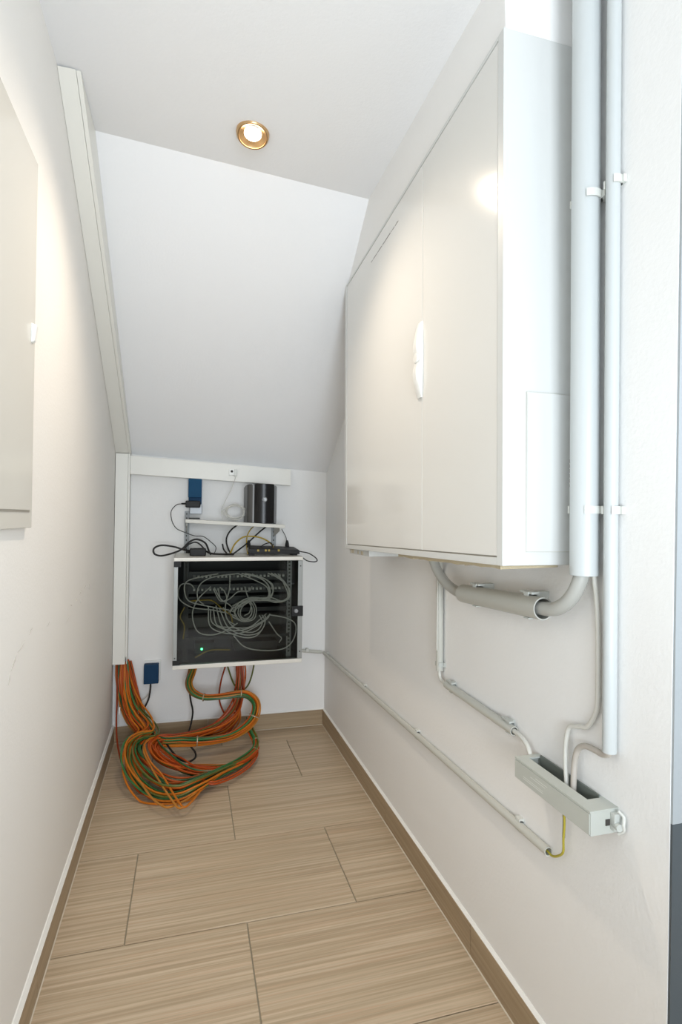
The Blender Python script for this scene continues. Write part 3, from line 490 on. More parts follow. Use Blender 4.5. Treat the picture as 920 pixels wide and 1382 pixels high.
for nm, a, b in (('door', .0200, SP - .0012), ('door', SP + .0012, .9775)):
    bm = NB(); cslab(bm, a, b, .0172, .9905, XF - .002, XF + .004, 0.0015, 3)
    d_ = finish(bm, nm, M['cabinet'], dc, smooth=True)
    if a > .3: dfar = d_
# white strip painting the thin highlight along the split between the doors
bm = NB(); cslab(bm, SP - .0010, SP + .0010, .018, .99, XF - .0008, XF + .004); finish(bm, 'split_highlight', M['white_plastic'], dc)
# rocker handle: two curved lugs with a turn in the middle
bm = NB()
yc, z0, z1, zm = 1.207, 1.351, 1.534, 1.447
prof = []
for i in range(17):
    t = i / 16; z = z0 + (z1 - z0) * t
    k = math.sin(math.pi * t)
    depth = 0.006 + 0.014 * (1 - abs(2 * t - 1) ** 2.2) - 0.008 * math.exp(-((t - 0.5) / 0.10) ** 2)
    wid = 0.016 - 0.003 * abs(2 * t - 1)
    prof.append((z, depth, wid))
rings = []
for z, dp, w in prof:
    rings.append([bm.verts.new(p) for p in ((XF - .001, yc - w, z), (XF - dp * .7, yc - w * .95, z), (XF - dp, yc - w * .6, z), (XF - dp, yc + w * .6, z), (XF - dp * .7, yc + w * .95, z), (XF - .001, yc + w, z))])
for A, B_ in zip(rings, rings[1:]):
    for k in range(6): bm.faces.new((A[k], A[(k + 1) % 6], B_[(k + 1) % 6], B_[k]))
bm.faces.new(rings[0]); bm.faces.new(rings[-1][::-1])
h_ = finish(bm, 'handle', M['white_plastic'], dfar, smooth=True); h_['label'] = 'white rocker handle at the meeting edge'
disc('lock_button', M['white_plastic'], [(0.0, .004), (0.011, .003), (0.013, 0.0), (0.013, -.004)], (XF - .013, yc, zm), (-1, 0, 0), dfar, 24)
# line of tiny printed characters near the top of the far door
bm = NB(); random.seed(3)
for i in range(46):
    f = i / 45
    if random.random() < 0.14: continue
    y = 1.59 - (1.59 - 1.367) * f; z = 1.8535 + 0.0095 * f
    addbox(bm, (XF - .0024, y, z), (XF - .0019, y - .0032, z + random.uniform(.0022, .0036)))
finish(bm, 'printed_line', M['ink'], dfar, kind='stuff')
# blanking plate on the near side
bm = NB()
addbox(bm, (0.578, YN0 - .0022, 1.004), (0.672, YN0 + .002, 1.289), 0.0010)
finish(bm, 'side_plate', M['cabinet_side'], dc, smooth=True)
bm = NB()
addbox(bm, (0.5768, YN0 - .0008, 1.0028), (0.6732, YN0 + .003, 1.2902)); finish(bm, 'plate_seam', mat('plate_seam_shadow', (.60, .60, .56)), dc)
# underside: recessed flange with slots at the far end and a tan seal along the near half
bm = NB()
addhex(bm, [(XF + .012, 1.62, .940), (XR - .02, 1.62, .940), (XR - .02, 1.835, .936), (XF + .012, 1.835, .936), (XF + .012, 1.62, .9595), (XR - .02, 1.62, .9595), (XR - .02, 1.835, .9545), (XF + .012, 1.835, .9545)], .001)
fl = finish(bm, 'bottom_flange', M['cabinet_side'], dc, smooth=True)
for y in (1.815, 1.800, 1.787, 1.735, 1.70, 1.685):
    box('slot', M['foam'], (XF + .0112, y - .0035, .9405), (XF + .0135, y + .0035, .9525), fl)
bm = NB()
pts = [cq(s / 30, 0, 0) for s in range(1, 17)]
for a, b in zip(pts, pts[1:]):
    addhex(bm, [(XF + .014, a[1], a[2] - .006 - random.uniform(0, .004)), (XR - .012, a[1], a[2] - .006), (XR - .012, b[1], b[2] - .006), (XF + .014, b[1], b[2] - .006 - random.uniform(0, .004)),
                (XF + .014, a[1], a[2] + .002), (XR - .012, a[1], a[2] + .002), (XR - .012, b[1], b[2] + .002), (XF + .014, b[1], b[2] + .002)])
finish(bm, 'bottom_seal', M['foam'], dc)

# ---------------------------------------------------------------- conduits and cables on the right wall
def saddle(nm, parent, axis, c, r, w, ma):
    """pipe clamp: open C around the pipe plus a foot on the wall. axis 'z' or 'y'"""
    bm = NB(); n = 14; c = Vector(c)
    rings = []
    for s in (-w / 2, w / 2):
        for rr in (r + .0006, r + .0032):
            ring = []
            for k in range(n + 1):
                arm = 128 if axis == 'z' else 104          # arms open towards the room
                a = math.radians(-arm + 2 * arm * k / n)
                dx, dq = math.cos(a) * rr, math.sin(a) * rr
                ring.append(bm.verts.new(c + (Vector((dx, dq, s)) if axis == 'z' else Vector((dx, s, dq)))))
            rings.append(ring)
    i0, o0, i1, o1 = rings
    for k in range(n):
        bm.faces.new((i0[k], i0[k + 1], o0[k + 1], o0[k])); bm.faces.new((i1[k], i1[k + 1], o1[k + 1], o1[k]))
        bm.faces.new((o0[k], o0[k + 1], o1[k + 1], o1[k])); bm.faces.new((i0[k], i0[k + 1], i1[k + 1], i1[k]))
    for k in (0, n): bm.faces.new((i0[k], o0[k], o1[k], i1[k]))
    if axis == 'z':
        addbox(bm, (c.x + r * .55, c.y - r - .006, c.z - w / 2), (XR, c.y - r * .45, c.z + w / 2), .001)
        addbox(bm, (c.x + r * .55, c.y + r * .45, c.z - w / 2), (XR, c.y + r + .006, c.z + w / 2), .001)
    else:
        addbox(bm, (c.x - r * .3, c.y - w / 2, c.z + r * .7), (XR, c.y + w / 2, c.z + r + .007), .001)
        addbox(bm, (c.x + r * .5, c.y - w / 2, c.z - r - .002), (XR, c.y + w / 2, c.z - r * .4), .001)
    return finish(bm, nm, ma, parent, smooth=True)

XP = 0.652; RP = 0.0232
ZT = 2.064
bp_ = empty('vertical_pipe', (XP, 0.785, 0.967), 'thick pale grey vertical pipe beside the near side of the distribution cabinet', 'pipe')
hollow('pipe', M['pipe'], (XP, 0.7845, 0.967), (XP, 0.7870, ZT), RP, RP - .003, bp_, 32)
for z in (1.615, 1.079): saddle('clamp', bp_, 'z', (XP, 0.7855, z), RP, .013, M['clamp'])
bm = NB(); random.seed(5)
for k in range(6):
    zz = 1.118 + k * .0085
    a = math.radians(174)
    addbox(bm, (XP - .0190, .7845 + .0130, zz), (XP - .0175, .7845 + .0152, zz + random.uniform(.004, .006)))
finish(bm, 'printed_mark', M['ink'], bp_, kind='stuff')

sp_ = empty('slim_conduit', (0.668, 0.7412, 0.6815), 'slim pale grey vertical conduit right of the thick pipe, nearest the wall end', 'conduit')
hollow('pipe', M['pipe'], (0.668, 0.7417, 0.6815), (0.668, 0.7401, ZT), .0112, .0095, sp_, 24)
for z in (1.622, 1.078): saddle('clamp', sp_, 'z', (.668, .741, z), .0112, .013, M['clamp'])
# sleeve with the thick flexible cable running through it
sl = empty('cable_sleeve', (0.640, 1.03, 0.887), 'short thick grey pipe sleeve slanting under the distribution cabinet', 'pipe')
A = Vector((0.640, 0.8779, 0.8945)); Bv = Vector((0.640, 1.185, 0.8815)); RS = .0215
hollow('pipe', M['sleeve'], A, Bv, RS, RS - .0025, sl, 32)
for t in (.15, .80):
    c = A.lerp(Bv, t); saddle('clamp', sl, 'y', c, RS, .016, M['clamp_clear'])
    box('clamp_lever', M['clamp_clear'], (c.x - .004, c.y - .016, c.z + RS + .0025), (c.x + .012, c.y + .024, c.z + RS + .0075), sl, bev=.001)
fx = tube('flexible_cable', M['flex'], [(XP, .7845, 1.02), (XP, .786, .985), (.648, .793, .950), (.644, .812, .920), (.641, .842, .901), (.640, .878, .8950), (.640, .95, .8915), (.640, 1.03, .888), (.640, 1.12, .8845), (.640, 1.185, .8815), (.640, 1.232, .8838), (.638, 1.282, .8990), (.634, 1.318, .9250), (.630, 1.333, .9500), (.630, 1.334, .9635)], .0128, seg=20)
tag(fx, 'thick grey flexible cable bending through the slanting sleeve under the white cabinet', 'cable')

wc = tube('white_cable', M['cable_white'], [(.664, .776, .985), (.668, .7775, .955), (.672, .7783, .930), (.674, .776, .8745), (.674, .775, .7615), (.674, .7818, .7277), (.674, .800, .7010), (.674, .822, .6925), (.673, .8450, .6830), (.671, .8514, .6559), (.666, .846, .619), (.662, .838, .590), (.660, .834, .566)], .0042, seg=12)
tag(wc, 'off-white cable dropping from the thick pipe with two bends into the grey box', 'cable')
gc = tube('taupe_cable', M['cable_grey'], [(.668, .7417, .700), (.668, .7417, .681), (.668, .749, .6745), (.669, .760, .6705), (.670, .776, .6700), (.670, .7993, .6675), (.669, .8165, .6560), (.668, .8240, .632), (.665, .8225, .6080), (.662, .820, .585), (.660, .819, .566)], .0052, seg=12)
tag(gc, 'short taupe cable curving from the lower end of the slim conduit into the grey box', 'cable')

# conduit dropping from the cabinet, then running along the wall
dp_ = empty('drop_conduit', (.670, 1.373, .6426), 'thin grey conduit dropping from the far half of the cabinet', 'conduit')
hollow('pipe', M['conduit'], (.670, 1.372, .643), (.668, 1.374, .9200), .0100, .0085, dp_, 20)
bm = NB(); addtube(bm, cr([(.668, 1.374, .9150), (.665, 1.366, .930), (.655, 1.352, .948), (.650, 1.350, .968)], 8), .0085, 12); finish(bm, 'elbow', M['conduit'], dp_, smooth=True)
saddle('clamp', dp_, 'z', (.670, 1.372, .6608), .010, .012, M['clamp_clear'])
box('cable_strip', M['cable_white'], (.657, 1.3655, .70), (.6605, 1.371, .905), dp_, bev=.001)
mc = empty('wall_conduit', (.670, 1.16, .614), 'short thin grey conduit slanting along the right wall between drop conduit and grey box', 'conduit')
hollow('pipe', M['conduit'], (.670, 1.330, .6170), (.670, 1.014, .6119), .0098, .0080, mc, 20)
for y, z in ((1.301, .6167), (1.036, .6125)):
    saddle('clamp', mc, 'y', (.670, y, z), .0098, .015, M['clamp_clear'])
    box('clamp_lever', M['clamp_clear'], (.664, y - .012, z + .0120), (.676, y + .020, z + .0165), mc, bev=.001)
cb = tube('thin_white_cable', M['cable_white'], [(.670, 1.373, .69), (.670, 1.373, .640), (.670, 1.366, .6225), (.670, 1.345, .6172), (.670, 1.28, .6162), (.670, 1.15, .6141), (.670, 1.016, .6122), (.669, .9842, .6093), (.667, .960, .5990), (.663, .946, .580), (.660, .941, .562)], .0048, seg=12)
tag(cb, 'thin off-white cable looping from the wall conduit into the far end of the grey box', 'cable')

lw = empty('low_conduit', (.672, 1.78, .36), 'long thin grey conduit running low along the right wall towards the corner', 'conduit')
LA = Vector((.672, .9006, .4245)); LB = Vector((.672, 2.700, .370))
hollow('pipe', M['conduit'], LA, LB, .0088, .0070, lw, 20)
for y in (1.0, 1.529, 2.044, 2.643):
    c = LA.lerp(LB, (y - LA.y) / (LB.y - LA.y)); saddle('clamp', lw, 'y', c, .0088, .016, M['clamp'])
bc_ = empty('back_wall_conduit', (.59, 2.712, .37), 'very short grey conduit on the back wall between network cabinet and corner', 'conduit')
hollow('pipe', M['conduit'], (.505, 2.712, .392), (.660, 2.712, .3720), .0085, .0068, bc_, 16)
bm = NB(); addbox(bm, (.578, 2.700, .380), (.592, YB, .396), .001); finish(bm, 'clamp', M['clamp'], bc_, smooth=True)
ew = empty('earth_wire', (.672, .88, .424), 'thin yellow-green earth wire between low conduit and grey box', 'wire')
tube('wire', M['earth'], [(.672, .95, .4230), (.672, .9073, .4239), (.672, .8895, .4235), (.672, .872, .4340), (.671, .8575, .4500), (.670, .8555, .475), (.669, .852, .505), (.665, .849, .530), (.660, .848, .560)], .0022, ew, seg=8)
tube('sheath', M['ink'], [(.671, .8563, .4770), (.670, .8540, .500), (.667, .8505, .522), (.663, .8495, .545)], .0027, ew, seg=8)

# grey cable box: a U-shaped trough with a latch
gb = empty('cable_box', (.653, .84, .553), 'long grey plastic cable box with open top on the right wall', 'box')
BX0, BY0, BY1, BZ0, BZ1 = .625, .735, .944, .5535, .5930
w = .004
def ringbox(bm, x0, x1, y0, y1, i0, i1, j0, j1, z0, z1):
    """rectangular ring: outer x0..x1,y0..y1, hole i0..i1,j0..j1"""
    o = [(x0, y0), (x1, y0), (x1, y1), (x0, y1)]; n = [(i0, j0), (i1, j0), (i1, j1), (i0, j1)]
    V = [[bm.verts.new((p[0], p[1], z)) for p in q] for z in (z0, z1) for q in (o, n)]
    ob, ib, ot, it_ = V
    for k in range(4):
        m_ = (k + 1) % 4
        bm.faces.new((ob[k], ob[m_], ot[m_], ot[k])); bm.faces.new((ib[m_], ib[k], it_[k], it_[m_]))
        bm.faces.new((ot[k], ot[m_], it_[m_], it_[k])); bm.faces.new((ib[k], ib[m_], ob[m_], ob[k]))
bm = NB(); ringbox(bm, BX0, XR, BY0, BY1, BX0 + w, XR - w, BY0 + w, BY1 - w, BZ0, BZ1 - .003)
es = [e for e in bm.edges if all(abs(v.co.x - BX0) < 1e-6 for v in e.verts)]
bmesh.ops.bevel(bm, geom=es, offset=.0015, segments=2, affect='EDGES')
finish(bm, 'trough', M['box'], gb, smooth=True)
box('trough_floor', M['box'], (BX0 + w + .0002, BY0 + w + .0002, BZ0 + .0005), (XR - w - .0002, BY1 - w - .0002, BZ0 + .003), gb)
bm = NB(); ringbox(bm, BX0 + .0003, XR, BY0, BY1, BX0 + .024, XR - .007, BY0 + .034, BY1 - .012, BZ1 - .0029, BZ1)
finish(bm, 'rim', M['box'], gb)
box('inside_shade', M['dark'], (BX0 + w + .001, BY0 + w + .001, BZ0 + w), (XR - w - .001, BY1 - w - .001, BZ0 + .016), gb)  # dark block painting the shade inside the open trough
box('back_rail', M['dark_box'], (XR - .0075, BY0 + .036, BZ0 + .016), (XR - .0045, BY1 - .013, BZ1 + .003), gb)
bm = NB()
for k, (y, z, L_) in enumerate(((.86, .5795, .035), (.87, .5755, .045), (.885, .5665, .06), (.885, .5630, .06))):
    addbox(bm, (BX0 - .0004, y - L_ / 2, z), (BX0 + .001, y + L_ / 2, z + .0012))
finish(bm, 'embossed_lines', M['clamp'], gb)
lt = box('latch', M['clamp_clear'], (.664, BY0 - .010, .560), (.680, BY0 + .001, .588), gb, bev=.002)
box('latch_slot', M['dark'], (.655, BY0 - .0012, .567), (.663, BY0 + .001, .577), gb)
bm = NB(); addtube(bm, cr([(.673, BY0 - .008, .592), (.676, BY0 - .016, .586), (.673, BY0 - .019, .575), (.676, BY0 - .016, .564), (.673, BY0 - .008, .556)], 6), .0026, 8)
finish(bm, 'latch_clip', M['clamp'], gb, smooth=True)
bm = NB(); addtube(bm, [(.670, BY0 - .002, .570), (.668, BY0 - .017, .570)], .006, 12); finish(bm, 'latch_pin', M['clamp_clear'], gb, smooth=True)

# ---------------------------------------------------------------- cable trunking
vt = empty('vertical_trunking', (-.297, 2.70, .378), 'cream vertical cable trunking in the back left corner above the orange cables', 'trunking')
TX0, TX1, TY = -.330, -.269, 2.664
bm = NB()
addbox(bm, (TX0, TY + .006, .379), (TX0 + .002, YB, 1.348)); addbox(bm, (TX1 - .002, TY + .006, .379), (TX1, YB, 1.348)); addbox(bm, (TX0, YB - .002, .379), (TX1, YB, 1.348))
finish(bm, 'base', M['trunk'], vt)
box('cover', M['trunk'], (TX0, TY, .379), (TX1 - .007, TY + .009, 1.346), vt, bev=.0015)
box('edge_strip', M['trunk'], (TX1 - .0065, TY + .0015, .410), (TX1 + .001, TY + .012, 1.346), vt, bev=.001)
ht = empty('horizontal_trunking', (.10, 2.70, 1.24), 'cream horizontal cable trunking along the top of the back wall', 'trunking')
HA, HB = -.268, .484
hexa('base', M['trunk'], [(HA, 2.684, 1.257), (HB - .002, 2.684, 1.224), (HB - .002, YB, 1.224), (HA, YB, 1.257), (HA, 2.684, 1.336), (HB - .002, 2.684, 1.296), (HB - .002, YB, 1.296), (HA, YB, 1.336)], ht)
hexa('cover', M['trunk'], [(HA, 2.674, 1.253), (HB, 2.674, 1.220), (HB, 2.690, 1.220), (HA, 2.690, 1.253), (HA, 2.674, 1.339), (HB, 2.674, 1.299), (HB, 2.690, 1.299), (HA, 2.690, 1.339)], ht, bev=.002)
st = empty('sloping_trunking', (-.297, 2.0, 1.75), 'cream cable trunking running up the slope along the left wall', 'trunking')
F0, F1 = (1.402, 2.119), (2.668, 1.348)   # front line (y, z)
def sl_hex(x0, x1, y0, y1, d0, d1, back=False):
    """strip along the slope; x0 None means flush against the left wall"""
    X = lambda v, y: xl(y) + .0005 if v is None else v
    a, b = F0, F1
    if back:
        ya, yb_ = [fold(X(v, 1.6)) for v in (x0, x1)], [YB - .003] * 2
        return [(X(x0, a[0]), a[0] + d0, zc(-.3) - .001), (x1, a[0] + d0, zc(x1) - .001), (x1, ya[1], zc(x1) - .001), (X(x0, 1.6), ya[0], zc(-.3) - .001),
                (X(x0, b[0]), b[0] + d1, b[1]), (x1, b[0] + d1, b[1]), (x1, YB - .003, zs(x1, YB - .003) - .001), (X(x0, YB), YB - .003, zs(-.3, YB - .003) - .001)]
    return [(X(x0, a[0]), a[0] + y0, a[1]), (x1, a[0] + y0, a[1]), (x1, a[0] + y1, a[1]), (X(x0, a[0]), a[0] + y1, a[1]),
            (X(x0, b[0]), b[0] + y0, b[1]), (x1, b[0] + y0, b[1]), (x1, b[0] + y1, b[1] + .004), (X(x0, b[0]), b[0] + y1, b[1] + .004)]
hexa('base', M['trunk'], sl_hex(None, -.266, 0, 0, .010, .006, True), st)
hexa('cover', M['trunk'], sl_hex(None, -.276, 0, .020, 0, 0), st, bev=.001)
hexa('edge_strip', M['trunk'], sl_hex(-.2755, -.265, .002, .024, 0, 0), st, bev=.001)
so = empty('data_socket', (.200, 2.668, 1.265), 'tiny white data socket on the horizontal trunking with a thin white cable', 'socket')
box('plate', M['white_plastic'], (.180, 2.664, 1.262), (.212, 2.676, 1.292), so, bev=.002)
box('plug', M['clamp'], (.204, 2.652, 1.258), (.217, 2.670, 1.290), so, bev=.001)
disc('hole', M['dark'], [(0, .0), (.0058, .0), (.0058, .001)], (.193, 2.6635, 1.280), (0, -1, 0), so, 12)

# ---------------------------------------------------------------- network cabinet on the back wall
RY = 2.42; RX0, RX1, RZ0, RZ1 = -.0625, .4985, .4055, .8830
rk = empty('network_cabinet', (.218, 2.57, .4055), 'white wall-mounted network cabinet with a dark glass door full of grey cables', 'cabinet')
th = .010
bm = NB()
addbox(bm, (RX0, RY + .004, RZ0), (RX1, YB, RZ0 + th), .0015); addbox(bm, (RX0, RY + .004, RZ1 - th), (RX1, YB, RZ1), .0015)
addbox(bm, (RX0, RY + .004, RZ0), (RX0 + .004, YB, RZ1), .001); addbox(bm, (RX1 - .004, RY + .004, RZ0), (RX1, YB, RZ1), .001)
addbox(bm, (RX0, RY, RZ0), (RX1, RY + .02, RZ0 + .018), .002); addbox(bm, (RX0, RY, RZ1 - .016), (RX1, RY + .02, RZ1), .002)
finish(bm, 'housing', M['rack_white'], rk, smooth=True)
bm = NB()
addbox(bm, (RX0 + .004, YB - .006, RZ0 + th), (RX1 - .004, YB - .003, RZ1 - th))
addbox(bm, (RX0 + .0045, RY + .02, RZ0 + th), (RX0 + .0065, YB - .003, RZ1 - th)); addbox(bm, (RX1 - .0065, RY + .02, RZ0 + th), (RX1 - .0045, YB - .003, RZ1 - th))
addbox(bm, (RX0 + .005, RY + .02, RZ0 + th), (RX1 - .005, YB - .003, RZ0 + th + .002)); addbox(bm, (RX0 + .005, RY + .02, RZ1 - th - .002), (RX1 - .005, YB - .003, RZ1 - th))
finish(bm, 'inner_lining', M['rack_dark'], rk)
# 19 inch rails with holes
for x in (-.022, .440):
    rl = box('rail', M['rack_grey'] if x > 0 else M['equipment'], (x, 2.50, RZ0 + th), (x + .022, 2.504, RZ1 - th), rk)
    bm = NB()
    for k in range(26): addbox(bm, (x + .007, 2.4992, .437 + k * .0165), (x + .015, 2.5008, .445 + k * .0165))
    finish(bm, 'rail_holes', M['dark'], rl, kind='stuff')
for z in (.794, .737):
    pp = box('patch_panel', M['equipment'], (.0, 2.492, z - .021), (.440, 2.530, z + .021), rk, bev=.001)
    bm = NB()
    for k in range(24):
        x = .018 + k * .0172
        addbox(bm, (x, 2.4895, z - .007), (x + .012, 2.493, z + .006))
    finish(bm, 'port_row', M['port'], pp, kind='stuff')
    bm = NB()
    for k in range(24):
        x = .020 + k * .0172
        if (k * 7 + int(z * 100)) % 5 < 4: addbox(bm, (x, 2.478, z - .006), (x + .008, 2.4905, z + .003), .0008, 1)
    finish(bm, 'patch_plugs', M['patch'], pp, kind='stuff')
for z, h_, mt in ((.685, .036, 'equipment'), (.640, .020, 'rack_dark'), (.590, .040, 'equipment')):
    box('switch', M[mt], (.0, 2.495, z - h_ / 2), (.440, 2.64, z + h_ / 2), rk, bev=.001)
box('shelf_tray', M['equipment'], (-.01, 2.49, .512), (.452, 2.70, .524), rk, bev=.001)
md = box('modem', M['black'], (.03, 2.485, .452), (.115, 2.60, .500), rk, bev=.003)
disc('indicator_light', M['led'], [(0, .002), (.0035, .0015), (.0045, 0)], (.0598, 2.4845, .4730), (0, -1, 0), md, 16)
gl_ = bpy.data.lights.new('led_glow', 'POINT'); gl_.energy = .012; gl_.color = (.1, 1, .3); gl_.shadow_soft_size = .004
go = bpy.data.objects.new('led_glow', gl_); COL.objects.link(go); go.location = (.0598, 2.476, .4730)
box('power_supply', M['equipment'], (.20, 2.50, .455), (.40, 2.62, .492), rk, bev=.003)
# door: glass pane held by two steel strips
gd = empty('door', (0, 0, 0), None, None); gd.parent = rk; gd.location = -rk.location
box('glass_pane', M['glass'], (RX0 + .018, RY - .0005, RZ0 + .019), (RX1 - .022, RY + .0035, RZ1 - .0165), gd)
for a, b in ((RX0 + .001, RX0 + .018), (RX1 - .022, RX1 - .001)):
    s_ = box('door_strip', M['rack_grey'], (a, RY - .003, RZ0 + .019), (b, RY + .006, RZ1 - .0165), gd, bev=.001)
for x, z in ((-.053, .845), (-.053, .455), (.487, .842), (.487, .456)):
    disc('rivet', M['dark'], [(0, .001), (.003, .001), (.003, 0)], (x, RY - .003, z), (0, -1, 0), gd, 12)
box('corner_cap', M['black'], (RX0 + .0005, RY - .0045, RZ1 - .040), (RX0 + .030, RY - .003, RZ1 - .0165), gd)
box('corner_cap', M['black'], (RX0 + .0005, RY - .0045, RZ0 + .019), (RX0 + .030, RY - .003, RZ0 + .040), gd)
lk = box('lock', M['black'], (.448, RY - .010, .616), (.4995, RY - .002, .662), gd, bev=.002)
disc('lock_barrel', M['silver'], [(0, .007), (.008, .007), (.0095, .005), (.0095, 0)], (.467, RY - .010, .641), (0, -1, 0), gd, 20)
bm = NB()
for k in range(4): addbox(bm, (RX1 - .06 + k * .008, RY - .0004, .4115), (RX1 - .055 + k * .008, RY + .001, .4135))
finish(bm, 'embossed_mark', M['shelf'], rk, kind='stuff')

# patch cables inside
PC = [
 [(370,155),(290,165),(200,190),(190,250),(220,300),(330,330),(450,360),(480,400)],
 [(480,155),(340,170),(270,210),(258,280),(300,330)],
 [(330,225),(260,290),(232,370),(260,460),(330,485),(400,470),(480,430)],
 [(240,232),(215,205),(165,212),(160,280),(230,330),(340,350),(450,380),(500,420)],
 [(435,160),(430,240),(410,330),(420,400),(470,440)],
 [(500,155),(600,180),(650,220),(662,270),(640,300),(560,290),(500,320),(480,370),(510,410),(560,400),(572,350),(545,300)],
 [(520,155),(620,180),(668,220),(676,270),(648,298),(580,296),(510,330),(492,375),(515,402),(550,392),(560,350),(535,305)],
 [(540,158),(640,190),(680,230),(668,280),(630,292),(545,285),(480,315),(462,370),(500,416),(570,408),(584,350),(560,300)],
 [(560,158),(630,200),(655,240),(650,285),(610,305),(530,300),(470,345),(470,390),(520,418),(560,385)],
 [(480,155),(580,195),(640,230),(645,285),(560,300),(455,340),(440,380),(490,415)],
 [(650,155),(720,190),(765,240),(770,290),(720,315),(650,300),(560,295),(470,325),(430,370)],
 [(670,155),(735,200),(775,250),(760,300),(700,308),(630,295),(540,290),(450,335)],
 [(690,158),(750,210),(770,270),(735,312),(660,290),(560,300),(480,350)],
 [(710,160),(748,230),(762,290),(700,318),(640,305),(520,310)],
 [(330,350),(340,420),(420,460),(520,460),(620,420),(660,390)],
 [(318,330),(330,440),(430,480),(530,470),(640,415),(665,385)],
 [(345,345),(365,430),(440,448),(540,450),(610,405),(645,385)],
 [(380,350),(430,450),(520,490),(600,480),(635,430),(620,390)],
 [(400,340),(440,430),(530,478),(590,470),(620,430),(605,392)],
 [(360,330),(400,450),(500,500),(580,500),(630,450),(640,395)],
 [(460,500),(520,560),(620,585),(740,580),(800,530),(812,450),(760,410),(660,390)],
 [(560,230),(540,250),(480,250),(430,290),(390,300),(370,240)],
 [(380,230),(405,250),(415,290),(380,300),(345,240)],
 [(350,230),(385,290),(440,330),(480,400)],
 [(520,230),(530,270),(550,320),(545,370),(520,390)],
 [(660,430),(700,490),(730,520),(720,550)],
]
def rackpt(u, v, y):
    # bilinear map from the tangle's sketch (door width 140..832, height 78..632) to the door plane
    return (-.055 + (u - 140) / 692 * .545, y, .868 - (v - 78) / 554 * .446)
random.seed(21)
first = None
for i, p in enumerate(PC):
    pts = []
    n = len(p)
    for j, (u, v) in enumerate(p):
        y = 2.478 - .026 * math.sin(math.pi * min(1, j / (n - 1) * 1.0)) - random.uniform(0, .014)
        if j == 0: y = 2.476
        pts.append(rackpt(u, v, max(2.433, y)))
    o = tube('patch_cable', M['patch'], pts, .0026, seg=7, n=6)
    PL = {2: 'grey patch cable making the wide loop at the far left of the tangle behind glass', 3: 'grey patch cable hooking out left from the second patch panel behind glass',
          4: 'single grey patch cable hanging straight down between the two patch panels', 20: 'lone grey patch cable in the lowest widest loop behind the dark glass', 25: 'short grey patch cable end kinked at the lower right behind glass',
          0: 'grey patch cable arching far left below the upper patch panel', 1: 'grey patch cable dropping in a short arc left of the panels centre'}
    lab = PL.get(i) or ('grey patch cable bending into the central ring behind the dark glass' if 5 <= i <= 9 else 'grey patch cable dropping in an arc at the upper right behind glass' if 10 <= i <= 13 else
          'grey patch cable sagging in the broad sweep under the central ring behind glass' if 14 <= i <= 19 else 'short grey patch cable from the lower patch panel behind the dark glass')
    tag(o, lab, 'cable', 'grey patch cables inside the network cabinet')
for p, lb in (([(215,300),(280,295),(340,300),(400,350),(440,380),(450,420)], 'yellow cable running sideways through the upper left of the cable tangle behind glass'),
              ([(190,330),(168,380),(190,430),(185,500)], 'yellow cable down the left inside edge of the network cabinet'),
              ([(250,605),(330,570),(440,572)], 'dim yellow cable along the bottom inside the network cabinet')):
    o = tube('yellow_patch_cable', M['yellow'], [rackpt(u, v, 2.462 - .004 * k) for k, (u, v) in enumerate(p)], .0028, seg=7, n=6); tag(o, lb, 'cable')

# ---------------------------------------------------------------- shelf over the network cabinet
sh_ = empty('wall_shelf', (.2, 2.62, 1.03), 'narrow grey metal shelf on two wall standards above the network cabinet', 'shelf')
def shz(x): return 1.0475 - (x + .018) * .048
hexa('board', M['shelf'], [(-.018, 2.50, shz(-.018) - .016), (.428, 2.50, shz(.428) - .016), (.428, 2.708, shz(.428) - .016), (-.018, 2.708, shz(-.018) - .016),
     (-.018, 2.50, shz(-.018)), (.428, 2.50, shz(.428)), (.428, 2.708, shz(.428)), (-.018, 2.708, shz(-.018))], sh_, bev=.0015)
for x in (-.012, .407):
    s_ = box('wall_standard', M['steel'], (x - .011, 2.708, .884), (x + .011, YB, 1.085 + (.0 if x < 0 else .02)), sh_, bev=.001)
    bm = NB()
    for k in range(9): addbox(bm, (x - .004, 2.7072, .90 + k * .021), (x + .001, 2.7085, .908 + k * .021))
    finish(bm, 'standard_slots', M['dark'], s_, kind='stuff')
    z = shz(x) - .016
    bm = NB(); v = [(2.700, z - .002), (2.520, z - .002), (2.520, z - .012), (2.700, z - .045)]
    a = [bm.verts.new((x - .0015, p[0], p[1])) for p in v]; b = [bm.verts.new((x + .0015, p[0], p[1])) for p in v]
    bm.faces.new(a); bm.faces.new(b[::-1])
    for k in range(4): bm.faces.new((a[k], a[(k + 1) % 4], b[(k + 1) % 4], b[k]))
    finish(bm, 'bracket', M['shelf'], sh_)

# black network storage tower with silver flanks
nz = shz(.325)
nt_ = empty('storage_tower', (.324, 2.60, nz), 'glossy black tower-shaped network device with silver sides on the shelf', 'computer')
def nasprof(x0, x1, yf, bul, n=10):
    return [(x0 + (x1 - x0) * k / n, yf - bul * math.sin(math.pi * k / n)) for k in range(n + 1)]
def prism(name, ma, xy, z0, z1, parent, bev=.0):
    bm = NB(); a = [bm.verts.new((p[0], p[1], z0)) for p in xy]; b = [bm.verts.new((p[0], p[1], z1)) for p in xy]
    bm.faces.new(a[::-1]); bm.faces.new(b); n = len(xy)
    fs = [bm.faces.new((a[k], a[(k + 1) % n], b[(k + 1) % n], b[k])) for k in range(n)]
    if bev: bmesh.ops.bevel(bm, geom=[e for e in bm.edges if abs(e.verts[0].co.z - e.verts[1].co.z) < 1e-6], offset=bev, segments=3, affect='EDGES')
    return finish(bm, name, ma, parent, smooth=True)
zt = nz + .181
